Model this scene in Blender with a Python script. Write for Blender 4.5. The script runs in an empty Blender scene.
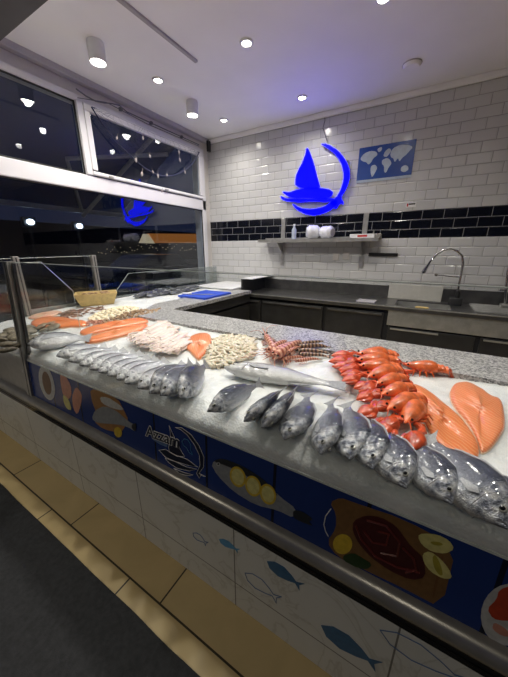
import bpy, bmesh, math, random
from mathutils import Vector as V, Matrix, noise
random.seed(7)
S = bpy.context.scene
COL = S.collection
PI = math.pi
rnd = random.uniform

# ------------------------------------------------------------------ camera
H = 1.48
F = 280.0
CX, CY = 254.0, 338.5
pitch = math.atan2(89.5, F)
yaw = math.atan2(174.0, math.hypot(F, 89.5))
fh = V((-math.sin(yaw), math.cos(yaw), 0))
RT = V((math.cos(yaw), math.sin(yaw), 0))
FW = fh * math.cos(pitch) - V((0, 0, 1)) * math.sin(pitch)
UP = fh * math.sin(pitch) + V((0, 0, 1)) * math.cos(pitch)
EYE = V((0, 0, H))
cam = bpy.data.cameras.new('camera')
co = bpy.data.objects.new('camera', cam)
COL.objects.link(co)
m = Matrix((RT, UP, -FW)).transposed().to_4x4()
m.translation = EYE
co.matrix_world = m
cam.sensor_fit = 'HORIZONTAL'
cam.sensor_width = 36
cam.lens = 36 * F / 508
cam.clip_start = 0.02
cam.clip_end = 300
S.camera = co

# surveying helpers: sight line through the photo met with a real plane of the room
def ray(u, v): return (u - CX) / F * RT - (v - CY) / F * UP + FW
def onplane(u, v, p0, n):
    d = ray(u, v); return EYE + d * ((p0 - EYE).dot(n) / d.dot(n))
def aty(u, v, y): return onplane(u, v, V((0, y, 0)), V((0, 1, 0)))
def atx(u, v, x): return onplane(u, v, V((x, 0, 0)), V((1, 0, 0)))
def atz(u, v, z): return onplane(u, v, V((0, 0, z)), V((0, 0, 1)))

# ------------------------------------------------------------------ materials
def newmat(name):
    mt = bpy.data.materials.new(name); mt.use_nodes = True
    nt = mt.node_tree; return mt, nt, nt.nodes['Principled BSDF']
def N(nt, t, **kw):
    n = nt.nodes.new(t)
    for k, v in kw.items():
        if k in n.inputs: n.inputs[k].default_value = v
        else: setattr(n, k, v)
    return n
def rgb(c): return (c[0], c[1], c[2], 1)
def sr(r, g, b):
    f = lambda c: (c / 255 / 12.92) if c < 11 else ((c / 255 + .055) / 1.055) ** 2.4
    return (f(r), f(g), f(b))
def ramp(nt, fac, stops):
    r = nt.nodes.new('ShaderNodeValToRGB')
    while len(r.color_ramp.elements) < len(stops): r.color_ramp.elements.new(.5)
    for e, (p, c) in zip(r.color_ramp.elements, stops):
        e.position = p; e.color = rgb(c)
    nt.links.new(fac, r.inputs[0]); return r
def mat(name, c, rough=.5, metal=0, var=.12, scale=25, bump=0, bscale=None, spec=None, emit=None, coat=0, sss=0):
    mt, nt, b = newmat(name); L = nt.links.new
    tc = N(nt, 'ShaderNodeTexCoord')
    nz = N(nt, 'ShaderNodeTexNoise', Scale=scale, Detail=4.0)
    L(tc.outputs['Object'], nz.inputs['Vector'])
    lo = tuple(x * (1 - var) for x in c); hi = tuple(min(1, x * (1 + var)) for x in c)
    r = ramp(nt, nz.outputs['Fac'], [(.3, lo), (.7, hi)])
    L(r.outputs[0], b.inputs['Base Color'])
    b.inputs['Roughness'].default_value = rough; b.inputs['Metallic'].default_value = metal
    if spec is not None: b.inputs['Specular IOR Level'].default_value = spec
    if coat: b.inputs['Coat Weight'].default_value = coat; b.inputs['Coat Roughness'].default_value = .1
    if sss:
        b.inputs['Subsurface Weight'].default_value = sss
        b.inputs['Subsurface Radius'].default_value = (.01, .006, .004); b.inputs['Subsurface Scale'].default_value = .5
    if bump:
        n2 = N(nt, 'ShaderNodeTexNoise', Scale=bscale or scale * 3, Detail=6.0)
        L(tc.outputs['Object'], n2.inputs['Vector'])
        bp = N(nt, 'ShaderNodeBump', Strength=bump, Distance=.004)
        L(n2.outputs['Fac'], bp.inputs['Height']); L(bp.outputs[0], b.inputs['Normal'])
    if emit:
        b.inputs['Emission Color'].default_value = rgb(emit[0]); b.inputs['Emission Strength'].default_value = emit[1]
    return mt

M = {}
M['ceiling'] = mat('ceiling_paint', (.88, .87, .89), .65, var=.03, scale=2)
M['soffit'] = mat('grey_soffit', (.10, .10, .105), .6, var=.1, scale=6)
M['plaster'] = mat('cream_plaster', (.62, .59, .56), .6, var=.04, scale=3)
M['cornice'] = mat('grey_cornice', (.40, .38, .41), .6, var=.05, scale=6)
M['pvc'] = mat('white_window_frame', (.66, .65, .68), .35, var=.03, scale=5)
M['seal'] = mat('black_rubber', (.012, .012, .013), .5)
M['steel'] = mat('brushed_steel', (.52, .515, .50), .3, .7, var=.15, scale=14, bump=.08, bscale=120)
M['steel_dark'] = mat('dark_steel', (.032, .031, .03), .38, .3, var=.2, scale=9)
M['steel_top'] = mat('worn_steel_worktop', (.17, .165, .16), .3, .8, var=.25, scale=8, bump=.1, bscale=60)
M['post'] = mat('anodised_profile', (.36, .35, .33), .32, .55, var=.1, scale=20)
M['black'] = mat('black_plastic', (.012, .012, .013), .3)
M['gloss_black'] = mat('gloss_black_plinth', (.008, .008, .009), .12)
M['void'] = mat('dark_cabinet_interior', (.006, .006, .007), .7)
M['white_plastic'] = mat('white_plastic', (.75, .75, .76), .4, var=.04)
M['chrome'] = mat('chrome', (.55, .55, .56), .12, 1, var=.05)
M['wire'] = mat('grey_wire', (.1, .1, .11), .5)
M['blue_board'] = mat('blue_cutting_board', sr(40, 75, 190), .5, var=.06)
M['tan_box'] = mat('pale_wood_tray', sr(205, 178, 118), .6, var=.15, scale=30)
M['cream_panel'] = mat('cream_board', (.55, .53, .49), .5, var=.06)
M['mat'] = mat('black_ribbed_mat', (.017, .018, .021), .85, var=.35, scale=60, bump=.6, bscale=300)
M['asphalt'] = mat('asphalt', (.02, .02, .022), .8, var=.3, scale=6)
M['car'] = mat('dark_car_paint', (.012, .014, .018), .15, .3, coat=.6)
M['car_glass'] = mat('car_glass', (.02, .024, .03), .08)
M['far_dark'] = mat('dark_facade', (.012, .013, .02), .7, var=.3, scale=1)
M['awning'] = mat('navy_awning', (.02, .05, .18), .7, var=.15)
M['awning_arm'] = mat('pale_awning_arm', (.35, .36, .38), .4)
M['lamp_blue'] = mat('floodlight_face', (.8, .9, 1), .4, emit=((.75, .88, 1), 9))
M['lamp'] = mat('lamp_lens', (1, 1, .95), .4, emit=((1, .96, .86), 26))
M['glow_amber'] = mat('amber_lit_band', (.5, .2, .05), .5, emit=((1, .34, .06), .22))
M['glow_cream'] = mat('lit_shop_window', (.6, .5, .3), .5, emit=((1, .82, .5), .35))
M['neon'] = mat('blue_led_face', (.0, .0, .6), .4, var=0, emit=((.0, .0, 1), 6.5))
M['neon'].node_tree.nodes['Principled BSDF'].inputs['Specular IOR Level'].default_value = .1
M['navy_metal'] = mat('navy_sign_backing', (.01, .012, .05), .5)
M['net'] = mat('navy_net_cord', (.02, .025, .08), .7)
M['shell'] = mat('pale_shell', (.30, .26, .25), .45, var=.3, scale=60)
M['polybag'] = mat('white_polythene', (.72, .73, .80), .25, var=.1, scale=30, bump=.8, bscale=60)
M['bottle'] = mat('clear_bottle', (.45, .5, .6), .12)
M['red'] = mat('red_print', sr(190, 40, 40), .5)
M['tail'] = mat('fish_fin', (.30, .31, .33), .4, var=.3, scale=80, coat=.4)
M['eye'] = mat('fish_eye', (.008, .008, .01), .08)
M['eye_ring'] = mat('fish_eye_ring', (.5, .5, .45), .25, .5)
M['mouth'] = mat('fish_mouth', (.10, .10, .11), .4)
M['prawn'] = mat('prawn_shell', sr(200, 142, 116), .3, var=.4, scale=60, coat=.4)
M['prawn_dark'] = mat('tiger_prawn_shell', sr(120, 92, 76), .3, var=.5, scale=50, coat=.4)
def band_mat(name, c1, c2, scale):
    mt, nt, b = newmat(name); L = nt.links.new
    tc = N(nt, 'ShaderNodeTexCoord')
    wv = N(nt, 'ShaderNodeTexWave', wave_type='BANDS', bands_direction='X', Scale=scale, Distortion=2.5, Detail=3.0); L(tc.outputs['Object'], wv.inputs['Vector'])
    r = ramp(nt, wv.outputs['Fac'], [(.25, c1), (.75, c2)]); L(r.outputs[0], b.inputs['Base Color'])
    b.inputs['Roughness'].default_value = .3; b.inputs['Coat Weight'].default_value = .4
    return mt
M['prawn'] = band_mat('prawn_shell', sr(226, 172, 146), sr(158, 80, 62), 18.0)
M['prawn_dark'] = band_mat('tiger_prawn_shell', sr(168, 136, 112), sr(66, 48, 44), 16.0)
M['peeled'] = mat('peeled_shrimp', sr(216, 206, 186), .3, var=.1, scale=60, coat=.3, sss=.3)
M['squid'] = mat('squid_flesh', sr(234, 218, 210), .3, var=.14, scale=40, coat=.4, sss=.3)
M['lobster'] = mat('cooked_lobster_shell', sr(222, 108, 58), .3, var=.42, scale=45, bump=.25, bscale=150, coat=.4)
M['lobster_claw'] = mat('cooked_lobster_claw', sr(204, 80, 44), .3, var=.45, scale=45, bump=.25, bscale=150, coat=.4)
M['lobster_leg'] = mat('lobster_leg', sr(222, 100, 48), .35, var=.2)
M['clam'] = mat('clam_shell', sr(150, 122, 92), .4, var=.45, scale=70)
M['pale_clam'] = mat('pale_shellfish', sr(236, 222, 192), .35, var=.1, scale=70)
M['oyster'] = mat('oyster_shell', sr(120, 112, 96), .6, var=.6, scale=50, bump=.8, bscale=70)
M['dark_fish'] = mat('dark_fish_skin', (.09, .095, .11), .25, .1, var=.95, scale=7, coat=.5)

def stops_fish(name, dark, mid, pale, metal, spots, at=(.10, .45, .68, .88)):
    mt, nt, b = newmat(name); L = nt.links.new
    tc = N(nt, 'ShaderNodeTexCoord'); sp = N(nt, 'ShaderNodeSeparateXYZ')
    L(tc.outputs['Generated'], sp.inputs[0])
    nz = N(nt, 'ShaderNodeTexNoise', Scale=30.0, Detail=3.0); L(tc.outputs['Object'], nz.inputs['Vector'])
    ma = N(nt, 'ShaderNodeMath', operation='MULTIPLY_ADD'); ma.inputs[1].default_value = .22; L(nz.outputs['Fac'], ma.inputs[0]); 
    sb = N(nt, 'ShaderNodeMath', operation='SUBTRACT'); L(sp.outputs['Y'], sb.inputs[0]); sb.inputs[1].default_value = .11
    L(sb.outputs[0], ma.inputs[2])
    r = ramp(nt, ma.outputs[0], [(at[0], pale), (at[1], mid), (at[2], tuple((a + c) / 2 for a, c in zip(mid, dark))), (at[3], dark)])
    vo = N(nt, 'ShaderNodeTexVoronoi', Scale=spots); L(tc.outputs['Object'], vo.inputs['Vector'])
    r2 = ramp(nt, vo.outputs['Distance'], [(.0, (1, 1, 1)), (.9, (.62, .62, .64))])
    # head plates are paler and mottled
    r3 = ramp(nt, sp.outputs['X'], [(.68, (0, 0, 0)), (.76, (.75, .75, .75))])
    n3 = N(nt, 'ShaderNodeTexNoise', Scale=16.0, Detail=4.0); L(tc.outputs['Object'], n3.inputs['Vector'])
    r4 = ramp(nt, n3.outputs['Fac'], [(.34, dark), (.46, mid), (.60, pale)])
    hm = N(nt, 'ShaderNodeMix', data_type='RGBA'); L(r3.outputs[0], hm.inputs[0]); L(r.outputs[0], hm.inputs[6]); L(r4.outputs[0], hm.inputs[7])
    mx = N(nt, 'ShaderNodeMix', data_type='RGBA', blend_type='MULTIPLY'); mx.inputs[0].default_value = 1
    L(hm.outputs[2], mx.inputs[6]); L(r2.outputs[0], mx.inputs[7])
    L(mx.outputs[2], b.inputs['Base Color'])
    b.inputs['Metallic'].default_value = metal; b.inputs['Roughness'].default_value = .27
    b.inputs['Coat Weight'].default_value = .7; b.inputs['Coat Roughness'].default_value = .1
    n5 = N(nt, 'ShaderNodeTexNoise', Scale=22.0, Detail=3.0); L(tc.outputs['Object'], n5.inputs['Vector'])
    ad = N(nt, 'ShaderNodeMath', operation='MULTIPLY_ADD'); L(n5.outputs['Fac'], ad.inputs[0]); ad.inputs[1].default_value = 4.0; L(vo.outputs['Distance'], ad.inputs[2])
    bp = N(nt, 'ShaderNodeBump', Strength=.5, Distance=.004)
    L(ad.outputs[0], bp.inputs['Height']); L(bp.outputs[0], b.inputs['Normal'])
    return mt
M['bream'] = stops_fish('sea_bream_skin', (.055, .065, .10), (.46, .49, .55), (.95, .95, .93), .3, 120, (.04, .30, .50, .78))
M['bass'] = stops_fish('sea_bass_skin', (.13, .14, .17), (.66, .69, .72), (.96, .96, .94), .25, 150)
M['bigbass'] = stops_fish('long_bass_skin', (.30, .31, .34), (.76, .77, .79), (.93, .93, .91), .15, 240)

def salmon_mat(name, base, line):
    mt, nt, b = newmat(name); L = nt.links.new
    tc = N(nt, 'ShaderNodeTexCoord')
    wv = N(nt, 'ShaderNodeTexWave', wave_type='BANDS', bands_direction='DIAGONAL', Scale=34.0, Distortion=7.0, Detail=2.0)
    wv.inputs['Detail Scale'].default_value = .5
    L(tc.outputs['Object'], wv.inputs['Vector'])
    r = ramp(nt, wv.outputs['Fac'], [(.0, base), (.6, base), (.97, tuple(a * .45 + c * .55 for a, c in zip(base, line)))])
    L(r.outputs[0], b.inputs['Base Color']); b.inputs['Roughness'].default_value = .32
    b.inputs['Coat Weight'].default_value = .5; b.inputs['Coat Roughness'].default_value = .15
    b.inputs['Subsurface Weight'].default_value = .25; b.inputs['Subsurface Radius'].default_value = (.02, .006, .003); b.inputs['Subsurface Scale'].default_value = .5
    bp = N(nt, 'ShaderNodeBump', Strength=.2, Distance=.003); L(wv.outputs['Fac'], bp.inputs['Height']); L(bp.outputs[0], b.inputs['Normal'])
    return mt
M['salmon'] = salmon_mat('salmon_flesh', sr(228, 126, 72), sr(246, 186, 140))
M['salmon_pale'] = salmon_mat('pale_salmon_flesh', sr(230, 132, 82), sr(244, 188, 150))
M['pale_fillet'] = salmon_mat('pink_white_fillet', sr(226, 176, 150), sr(240, 210, 190))
M['skin_edge'] = mat('fillet_skin_edge', sr(236, 205, 176), .4, var=.1)

def granite_mat():
    mt, nt, b = newmat('speckled_granite'); L = nt.links.new
    tc = N(nt, 'ShaderNodeTexCoord')
    vo = N(nt, 'ShaderNodeTexVoronoi', Scale=130.0); L(tc.outputs['Object'], vo.inputs['Vector'])
    sp = N(nt, 'ShaderNodeSeparateColor'); L(vo.outputs['Color'], sp.inputs[0])
    r = ramp(nt, sp.outputs[0], [(.0, (.08, .08, .085)), (.3, (.22, .22, .22)), (.6, (.40, .39, .385)), (.95, (.60, .59, .58))])
    L(r.outputs[0], b.inputs['Base Color']); b.inputs['Roughness'].default_value = .3
    return mt
M['granite'] = granite_mat()

def ice_mat():
    mt, nt, b = newmat('crushed_ice'); L = nt.links.new
    tc = N(nt, 'ShaderNodeTexCoord')
    n1 = N(nt, 'ShaderNodeTexNoise', Scale=9.0, Detail=5.0); L(tc.outputs['Object'], n1.inputs['Vector'])
    r = ramp(nt, n1.outputs['Fac'], [(.3, (.62, .65, .66)), (.7, (.84, .85, .85))])
    L(r.outputs[0], b.inputs['Base Color'])
    b.inputs['Roughness'].default_value = .3
    b.inputs['Subsurface Weight'].default_value = .7; b.inputs['Subsurface Radius'].default_value = (.05, .055, .06); b.inputs['Subsurface Scale'].default_value = 1.0
    vo = N(nt, 'ShaderNodeTexVoronoi', Scale=110.0); L(tc.outputs['Object'], vo.inputs['Vector'])
    n2 = N(nt, 'ShaderNodeTexNoise', Scale=60.0, Detail=6.0); L(tc.outputs['Object'], n2.inputs['Vector'])
    ad = N(nt, 'ShaderNodeMath', operation='ADD'); L(vo.outputs['Distance'], ad.inputs[0]); L(n2.outputs['Fac'], ad.inputs[1])
    bp = N(nt, 'ShaderNodeBump', Strength=.35, Distance=.005); L(ad.outputs[0], bp.inputs['Height']); L(bp.outputs[0], b.inputs['Normal'])
    return mt
M['ice'] = ice_mat()

def tile_mat():
    mt, nt, b = newmat('subway_wall_tiles'); L = nt.links.new
    g = N(nt, 'ShaderNodeNewGeometry'); sp = N(nt, 'ShaderNodeSeparateXYZ'); L(g.outputs['Position'], sp.inputs[0])
    cb = N(nt, 'ShaderNodeCombineXYZ')
    ax = N(nt, 'ShaderNodeMath', operation='ADD'); L(sp.outputs['X'], ax.inputs[0]); L(sp.outputs['Y'], ax.inputs[1])
    az = N(nt, 'ShaderNodeMath', operation='ADD'); L(sp.outputs['Z'], az.inputs[0]); az.inputs[1].default_value = -BAND0 + 40 * ROW
    L(ax.outputs[0], cb.inputs[0]); L(az.outputs[0], cb.inputs[1])
    mp = N(nt, 'ShaderNodeMapping'); L(cb.outputs[0], mp.inputs[0]); mp.inputs['Location'].default_value = (.045, 0, 0)
    bk = N(nt, 'ShaderNodeTexBrick', offset=.5, offset_frequency=2, squash=1.0)
    bk.inputs['Scale'].default_value = 1; bk.inputs['Mortar Size'].default_value = .0022; bk.inputs['Mortar Smooth'].default_value = .15
    bk.inputs['Brick Width'].default_value = .207; bk.inputs['Row Height'].default_value = ROW; bk.inputs['Bias'].default_value = 0
    bk.inputs['Color1'].default_value = (.60, .60, .60, 1); bk.inputs['Color2'].default_value = (.56, .56, .565, 1); bk.inputs['Mortar'].default_value = (.30, .30, .30, 1)
    L(mp.outputs[0], bk.inputs['Vector'])
    g1 = N(nt, 'ShaderNodeMath', operation='GREATER_THAN'); L(sp.outputs['Z'], g1.inputs[0]); g1.inputs[1].default_value = BAND0
    g2 = N(nt, 'ShaderNodeMath', operation='LESS_THAN'); L(sp.outputs['Z'], g2.inputs[0]); g2.inputs[1].default_value = BAND0 + 3 * ROW
    mu = N(nt, 'ShaderNodeMath', operation='MULTIPLY'); L(g1.outputs[0], mu.inputs[0]); L(g2.outputs[0], mu.inputs[1])
    dk = N(nt, 'ShaderNodeMix', data_type='RGBA'); dk.inputs[6].default_value = (.006, .007, .012, 1); dk.inputs[7].default_value = (.30, .30, .31, 1)
    L(bk.outputs['Fac'], dk.inputs[0])
    mx = N(nt, 'ShaderNodeMix', data_type='RGBA'); L(mu.outputs[0], mx.inputs[0]); L(bk.outputs['Color'], mx.inputs[6]); L(dk.outputs[2], mx.inputs[7])
    L(mx.outputs[2], b.inputs['Base Color']); b.inputs['Roughness'].default_value = .14
    b.inputs['Specular IOR Level'].default_value = .4
    # pillowed tile edges
    bk2 = N(nt, 'ShaderNodeTexBrick', offset=.5, offset_frequency=2)
    for k, v in (('Scale', 1), ('Mortar Size', .012), ('Mortar Smooth', 1.0), ('Brick Width', .207), ('Row Height', ROW), ('Bias', 0)): bk2.inputs[k].default_value = v
    L(mp.outputs[0], bk2.inputs['Vector'])
    inv = N(nt, 'ShaderNodeMath', operation='SUBTRACT'); inv.inputs[0].default_value = 1; L(bk2.outputs['Fac'], inv.inputs[1])
    bp = N(nt, 'ShaderNodeBump', Strength=.5, Distance=.006); L(inv.outputs[0], bp.inputs['Height']); L(bp.outputs[0], b.inputs['Normal'])
    return mt
BAND0 = 1.602; ROW = .0985
M['tile'] = tile_mat()

def brick_mat(name, w, h, off, c1, c2, mortar, msize, plane, loc=(0, 0, 0), rough=.35, vein=None):
    mt, nt, b = newmat(name); L = nt.links.new
    g = N(nt, 'ShaderNodeNewGeometry'); sp = N(nt, 'ShaderNodeSeparateXYZ'); L(g.outputs['Position'], sp.inputs[0])
    cb = N(nt, 'ShaderNodeCombineXYZ'); L(sp.outputs['X'], cb.inputs[0]); L(sp.outputs['Y' if plane == 'xy' else 'Z'], cb.inputs[1])
    mp = N(nt, 'ShaderNodeMapping'); L(cb.outputs[0], mp.inputs[0]); mp.inputs['Location'].default_value = loc
    bk = N(nt, 'ShaderNodeTexBrick', offset=off, offset_frequency=2)
    for k, v in (('Scale', 1), ('Mortar Size', msize), ('Mortar Smooth', .1), ('Brick Width', w), ('Row Height', h), ('Bias', 0)): bk.inputs[k].default_value = v
    bk.inputs['Color1'].default_value = rgb(c1); bk.inputs['Color2'].default_value = rgb(c2); bk.inputs['Mortar'].default_value = rgb(mortar)
    L(mp.outputs[0], bk.inputs['Vector'])
    nz = N(nt, 'ShaderNodeTexNoise', Scale=3.0, Detail=8.0, Distortion=1.5); L(g.outputs['Position'], nz.inputs['Vector'])
    v = vein or (.8, .8, .8)
    r = ramp(nt, nz.outputs['Fac'], [(.35, (1, 1, 1)), (.48, (.96, .96, .95)), (.5, v), (.52, (.97, .97, .97)), (.7, (1, 1, 1))] if vein else [(.3, (.86, .86, .86)), (.7, (1, 1, 1))])
    mx = N(nt, 'ShaderNodeMix', data_type='RGBA', blend_type='MULTIPLY'); mx.inputs[0].default_value = 1
    L(bk.outputs['Color'], mx.inputs[6]); L(r.outputs[0], mx.inputs[7]); L(mx.outputs[2], b.inputs['Base Color'])
    b.inputs['Roughness'].default_value = rough
    return mt
M['floor'] = brick_mat('beige_floor_tiles', .72, .40, .722, sr(206, 184, 136), sr(200, 177, 128), sr(60, 52, 40), .004, 'xy', (3.85, -.49 + 4.0, 0), .45)
M['marble'] = brick_mat('white_marble_slabs', .58, .33, 0, (.66, .67, .64), (.64, .65, .62), (.16, .16, .15), .0028, 'xz', (1.64 + .58 * 6, -.145 + .33, 0), .3, (.78, .77, .74))
M['panel_blue'] = brick_mat('blue_plank_print', .30, 3, 0, sr(30, 56, 122), sr(26, 50, 114), sr(10, 18, 45), .006, 'xz', (3.03, 1, 0), .25)

def glass_mat(name, tint=(1, 1, 1), f0=.045):
    mt, nt, b = newmat(name); L = nt.links.new
    nt.nodes.remove(b)
    out = nt.nodes['Material Output']
    lw = N(nt, 'ShaderNodeLayerWeight', Blend=.5)
    pw = N(nt, 'ShaderNodeMath', operation='POWER'); L(lw.outputs['Facing'], pw.inputs[0]); pw.inputs[1].default_value = 5
    ml = N(nt, 'ShaderNodeMath', operation='MULTIPLY_ADD'); L(pw.outputs[0], ml.inputs[0]); ml.inputs[1].default_value = 1 - f0; ml.inputs[2].default_value = f0
    tr = N(nt, 'ShaderNodeBsdfTransparent', Color=rgb(tint)); gl = N(nt, 'ShaderNodeBsdfGlossy', Roughness=.0)
    mx = N(nt, 'ShaderNodeMixShader'); L(ml.outputs[0], mx.inputs[0]); L(tr.outputs[0], mx.inputs[1]); L(gl.outputs[0], mx.inputs[2])
    L(mx.outputs[0], out.inputs['Surface'])
    return mt
M['glass'] = glass_mat('clear_glass', (.985, .995, .99), .04)
M['window_glass'] = glass_mat('window_glass', (.88, .92, .97), .06)
M['side_glass'] = glass_mat('side_glass', (.8, .84, .84), .14)
M['edge'] = mat('polished_glass_edge', (.70, .76, .73), .12, .2)

def map_mat():
    mt, nt, b = newmat('world_map_print'); b.inputs['Base Color'].default_value = rgb(sr(32, 66, 140)); b.inputs['Roughness'].default_value = .3
    return mt
M['map_blue'] = mat('map_ocean', sr(38, 74, 150), .25, var=.1, scale=10)
M['map_land'] = mat('map_land', sr(176, 190, 205), .3, var=.12, scale=20)
for k, c in dict(p_white=(205, 206, 204), p_grey=(150, 154, 158), p_dark=(40, 44, 50), p_wood=(168, 122, 70), p_wood_dark=(120, 82, 44), p_pink=(214, 150, 128),
                 p_lemon=(222, 190, 58), p_lemon_pale=(226, 218, 140), p_octopus=(74, 24, 22), p_octopus_hi=(112, 44, 36), p_brown=(128, 94, 54), p_olive=(176, 164, 60), p_green=(40, 66, 30), p_red=(196, 70, 40),
                 p_line=(255, 255, 255), p_navy=(16, 26, 52), p_cyan=(78, 160, 210), p_outline=(90, 120, 165), p_teal=(40, 104, 150)).items():
    M[k] = mat('print_' + k[2:], tuple(q * .8 for q in sr(*c)), .35, var=.15, scale=60)

# ------------------------------------------------------------------ mesh builder
class MB:
    def __init__(s): s.bm = bmesh.new()
    def box(s, a, b, bev=0, rot=None):
        a, b = V(a), V(b); c = (a + b) / 2; d = b - a
        mt = Matrix.Translation(c) @ (rot.to_4x4() if rot else Matrix()) @ Matrix.Diagonal((abs(d.x), abs(d.y), abs(d.z), 1))
        r = bmesh.ops.create_cube(s.bm, size=1, matrix=mt)
        if bev:
            es = {e for v in r['verts'] for e in v.link_edges}
            bmesh.ops.bevel(s.bm, geom=list(es), offset=bev, segments=2, affect='EDGES', profile=.5)
        return s
    def loft(s, rings, cap=True, closed=True):
        vs = [[s.bm.verts.new(p) for p in r] for r in rings]
        n = len(rings[0])
        for a, b in zip(vs, vs[1:]):
            for i in range(n if closed else n - 1):
                s.bm.faces.new((a[i], a[(i + 1) % n], b[(i + 1) % n], b[i]))
        if cap and closed:
            s.bm.faces.new(vs[0][::-1]); s.bm.faces.new(vs[-1])
        return s
    def tube(s, pts, rad, n=8):
        pts = [V(p) for p in pts]
        if not isinstance(rad, (list, tuple)): rad = [rad] * len(pts)
        rings = []; up = None
        for i, p in enumerate(pts):
            t = (pts[min(i + 1, len(pts) - 1)] - pts[max(i - 1, 0)]).normalized()
            if up is None: up = V((0, 0, 1)) if abs(t.z) < .9 else V((1, 0, 0))
            x = t.cross(up).normalized(); up = x.cross(t).normalized()
            rings.append([p + (x * math.cos(2 * PI * k / n) + up * math.sin(2 * PI * k / n)) * rad[i] for k in range(n)])
        return s.loft(rings)
    def lathe(s, prof, c=(0, 0, 0), n=24):
        c = V(c)
        return s.loft([[c + V((r * math.cos(2 * PI * k / n), r * math.sin(2 * PI * k / n), z)) for k in range(n)] for r, z in prof])
    def ball(s, c, r, u=12, v=8, rot=None):
        r = V(r) if not isinstance(r, (int, float)) else V((r, r, r))
        bmesh.ops.create_uvsphere(s.bm, u_segments=u, v_segments=v, radius=1, matrix=Matrix.Translation(V(c)) @ (rot.to_4x4() if rot else Matrix()) @ Matrix.Diagonal((r.x, r.y, r.z, 1)))
        return s
    def prism(s, pts, d):
        """closed outline pts extruded by vector d"""
        pts = [V(p) for p in pts]; d = V(d)
        a = [s.bm.verts.new(p) for p in pts]; b = [s.bm.verts.new(p + d) for p in pts]
        n = len(pts)
        f1 = s.bm.faces.new(a); f2 = s.bm.faces.new(b[::-1])
        for i in range(n): s.bm.faces.new((a[i], b[i], b[(i + 1) % n], a[(i + 1) % n]))
        f1.normal_update(); f2.normal_update()
        bmesh.ops.triangulate(s.bm, faces=[f1, f2], ngon_method='EAR_CLIP')
        return s
    def build(s, name, material, parent=None, smooth=False, sharp=40, place=None):
        bmesh.ops.recalc_face_normals(s.bm, faces=s.bm.faces)
        me = bpy.data.meshes.new(name); s.bm.to_mesh(me); s.bm.free()
        me.materials.append(material)
        if smooth:
            for p in me.polygons: p.use_smooth = True
            try: me.set_sharp_from_angle(angle=math.radians(sharp))
            except Exception: pass
        o = bpy.data.objects.new(name, me); COL.objects.link(o)
        if parent: 
            o.parent = parent
            if place is not None: o.matrix_parent_inverse = place
        return o

def tag(o, label=None, cat=None, group=None, kind=None):
    if label: o['label'] = label
    if cat: o['category'] = cat
    if group: o['group'] = group
    if kind: o['kind'] = kind
    return o
def empty(name, loc=(0, 0, 0), label=None, cat=None, group=None):
    o = bpy.data.objects.new(name, None); COL.objects.link(o); o.location = loc; o.empty_display_size = .05
    return tag(o, label, cat, group)
def world_of(p):
    w = Matrix.LocRotScale(p.location, p.rotation_euler, p.scale)
    return world_of(p.parent) @ p.matrix_parent_inverse @ w if p.parent else w
def keep(o, parent):
    """parent o, built in room coordinates, under a thing placed by location only"""
    o.parent = parent; o.matrix_parent_inverse = world_of(parent).inverted()
    return o
def struct(o): o['kind'] = 'structure'; return o
def dup(root, mtx, label=None, group=None):
    r = root.copy(); COL.objects.link(r); r.matrix_world = mtx
    if label: r['label'] = label
    if group: r['group'] = group
    for ch in root.children:
        c = ch.copy(); COL.objects.link(c); c.parent = r; c.matrix_parent_inverse = ch.matrix_parent_inverse
        for g in ch.children:
            d = g.copy(); COL.objects.link(d); d.parent = c; d.matrix_parent_inverse = g.matrix_parent_inverse
    return r
ORD = ['first', 'second', 'third', 'fourth', 'fifth', 'sixth', 'seventh', 'eighth', 'ninth', 'tenth', 'eleventh', 'twelfth', 'thirteenth', 'fourteenth', 'fifteenth', 'sixteenth', 'seventeenth', 'eighteenth', 'nineteenth', 'twentieth']

# ------------------------------------------------------------------ room shell
ZC = 3.04; YB = 3.9; XW = -3.12; XR = 3.6; YF = -2.6
struct(MB().box((-3.4, YF, -.1), (XR, YB, 0)).build('floor', M['floor']))
struct(MB().box((-3.4, YF, ZC), (XR, YB + .15, ZC + .12)).build('ceiling', M['ceiling']))
struct(MB().box((-3.4, YB, 0), (XR, YB + .15, ZC)).build('wall_back', M['tile']))
struct(MB().box((XR, YF, 0), (XR + .15, YB + .15, ZC)).build('wall_right', M['plaster']))
# window wall: low sill wall, header
lw = MB(); lw.box((XW - .18, YF, 0), (XW - .02, YB, .62)); lw.box((XW - .18, YF, 2.86), (XW - .02, YB, ZC)); lw.box((XW - .18, 3.72, .62), (XW - .02, YB, 2.86))
struct(lw.build('wall_left', M['plaster']))
cb = MB(); cb.box((XW - .02, YF, 2.985), (XW + .05, YB, ZC), .006); struct(cb.build('trim_1', M['cornice']))
cb = MB(); cb.box((XW + .05, YB - .04, 2.985), (XR, YB, ZC), .012); struct(cb.build('trim_2', M['ceiling']))
st = MB(); st.box((-2.0, 1.3, ZC - .018), (-1.97, 2.37, ZC), .003); struct(st.build('trim_3', M['cornice']))
sf = MB(); sf.box((-3.1, YF, 2.75), (XR, 1.145, ZC), .004); struct(sf.build('trim_4', M['soffit']))

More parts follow.
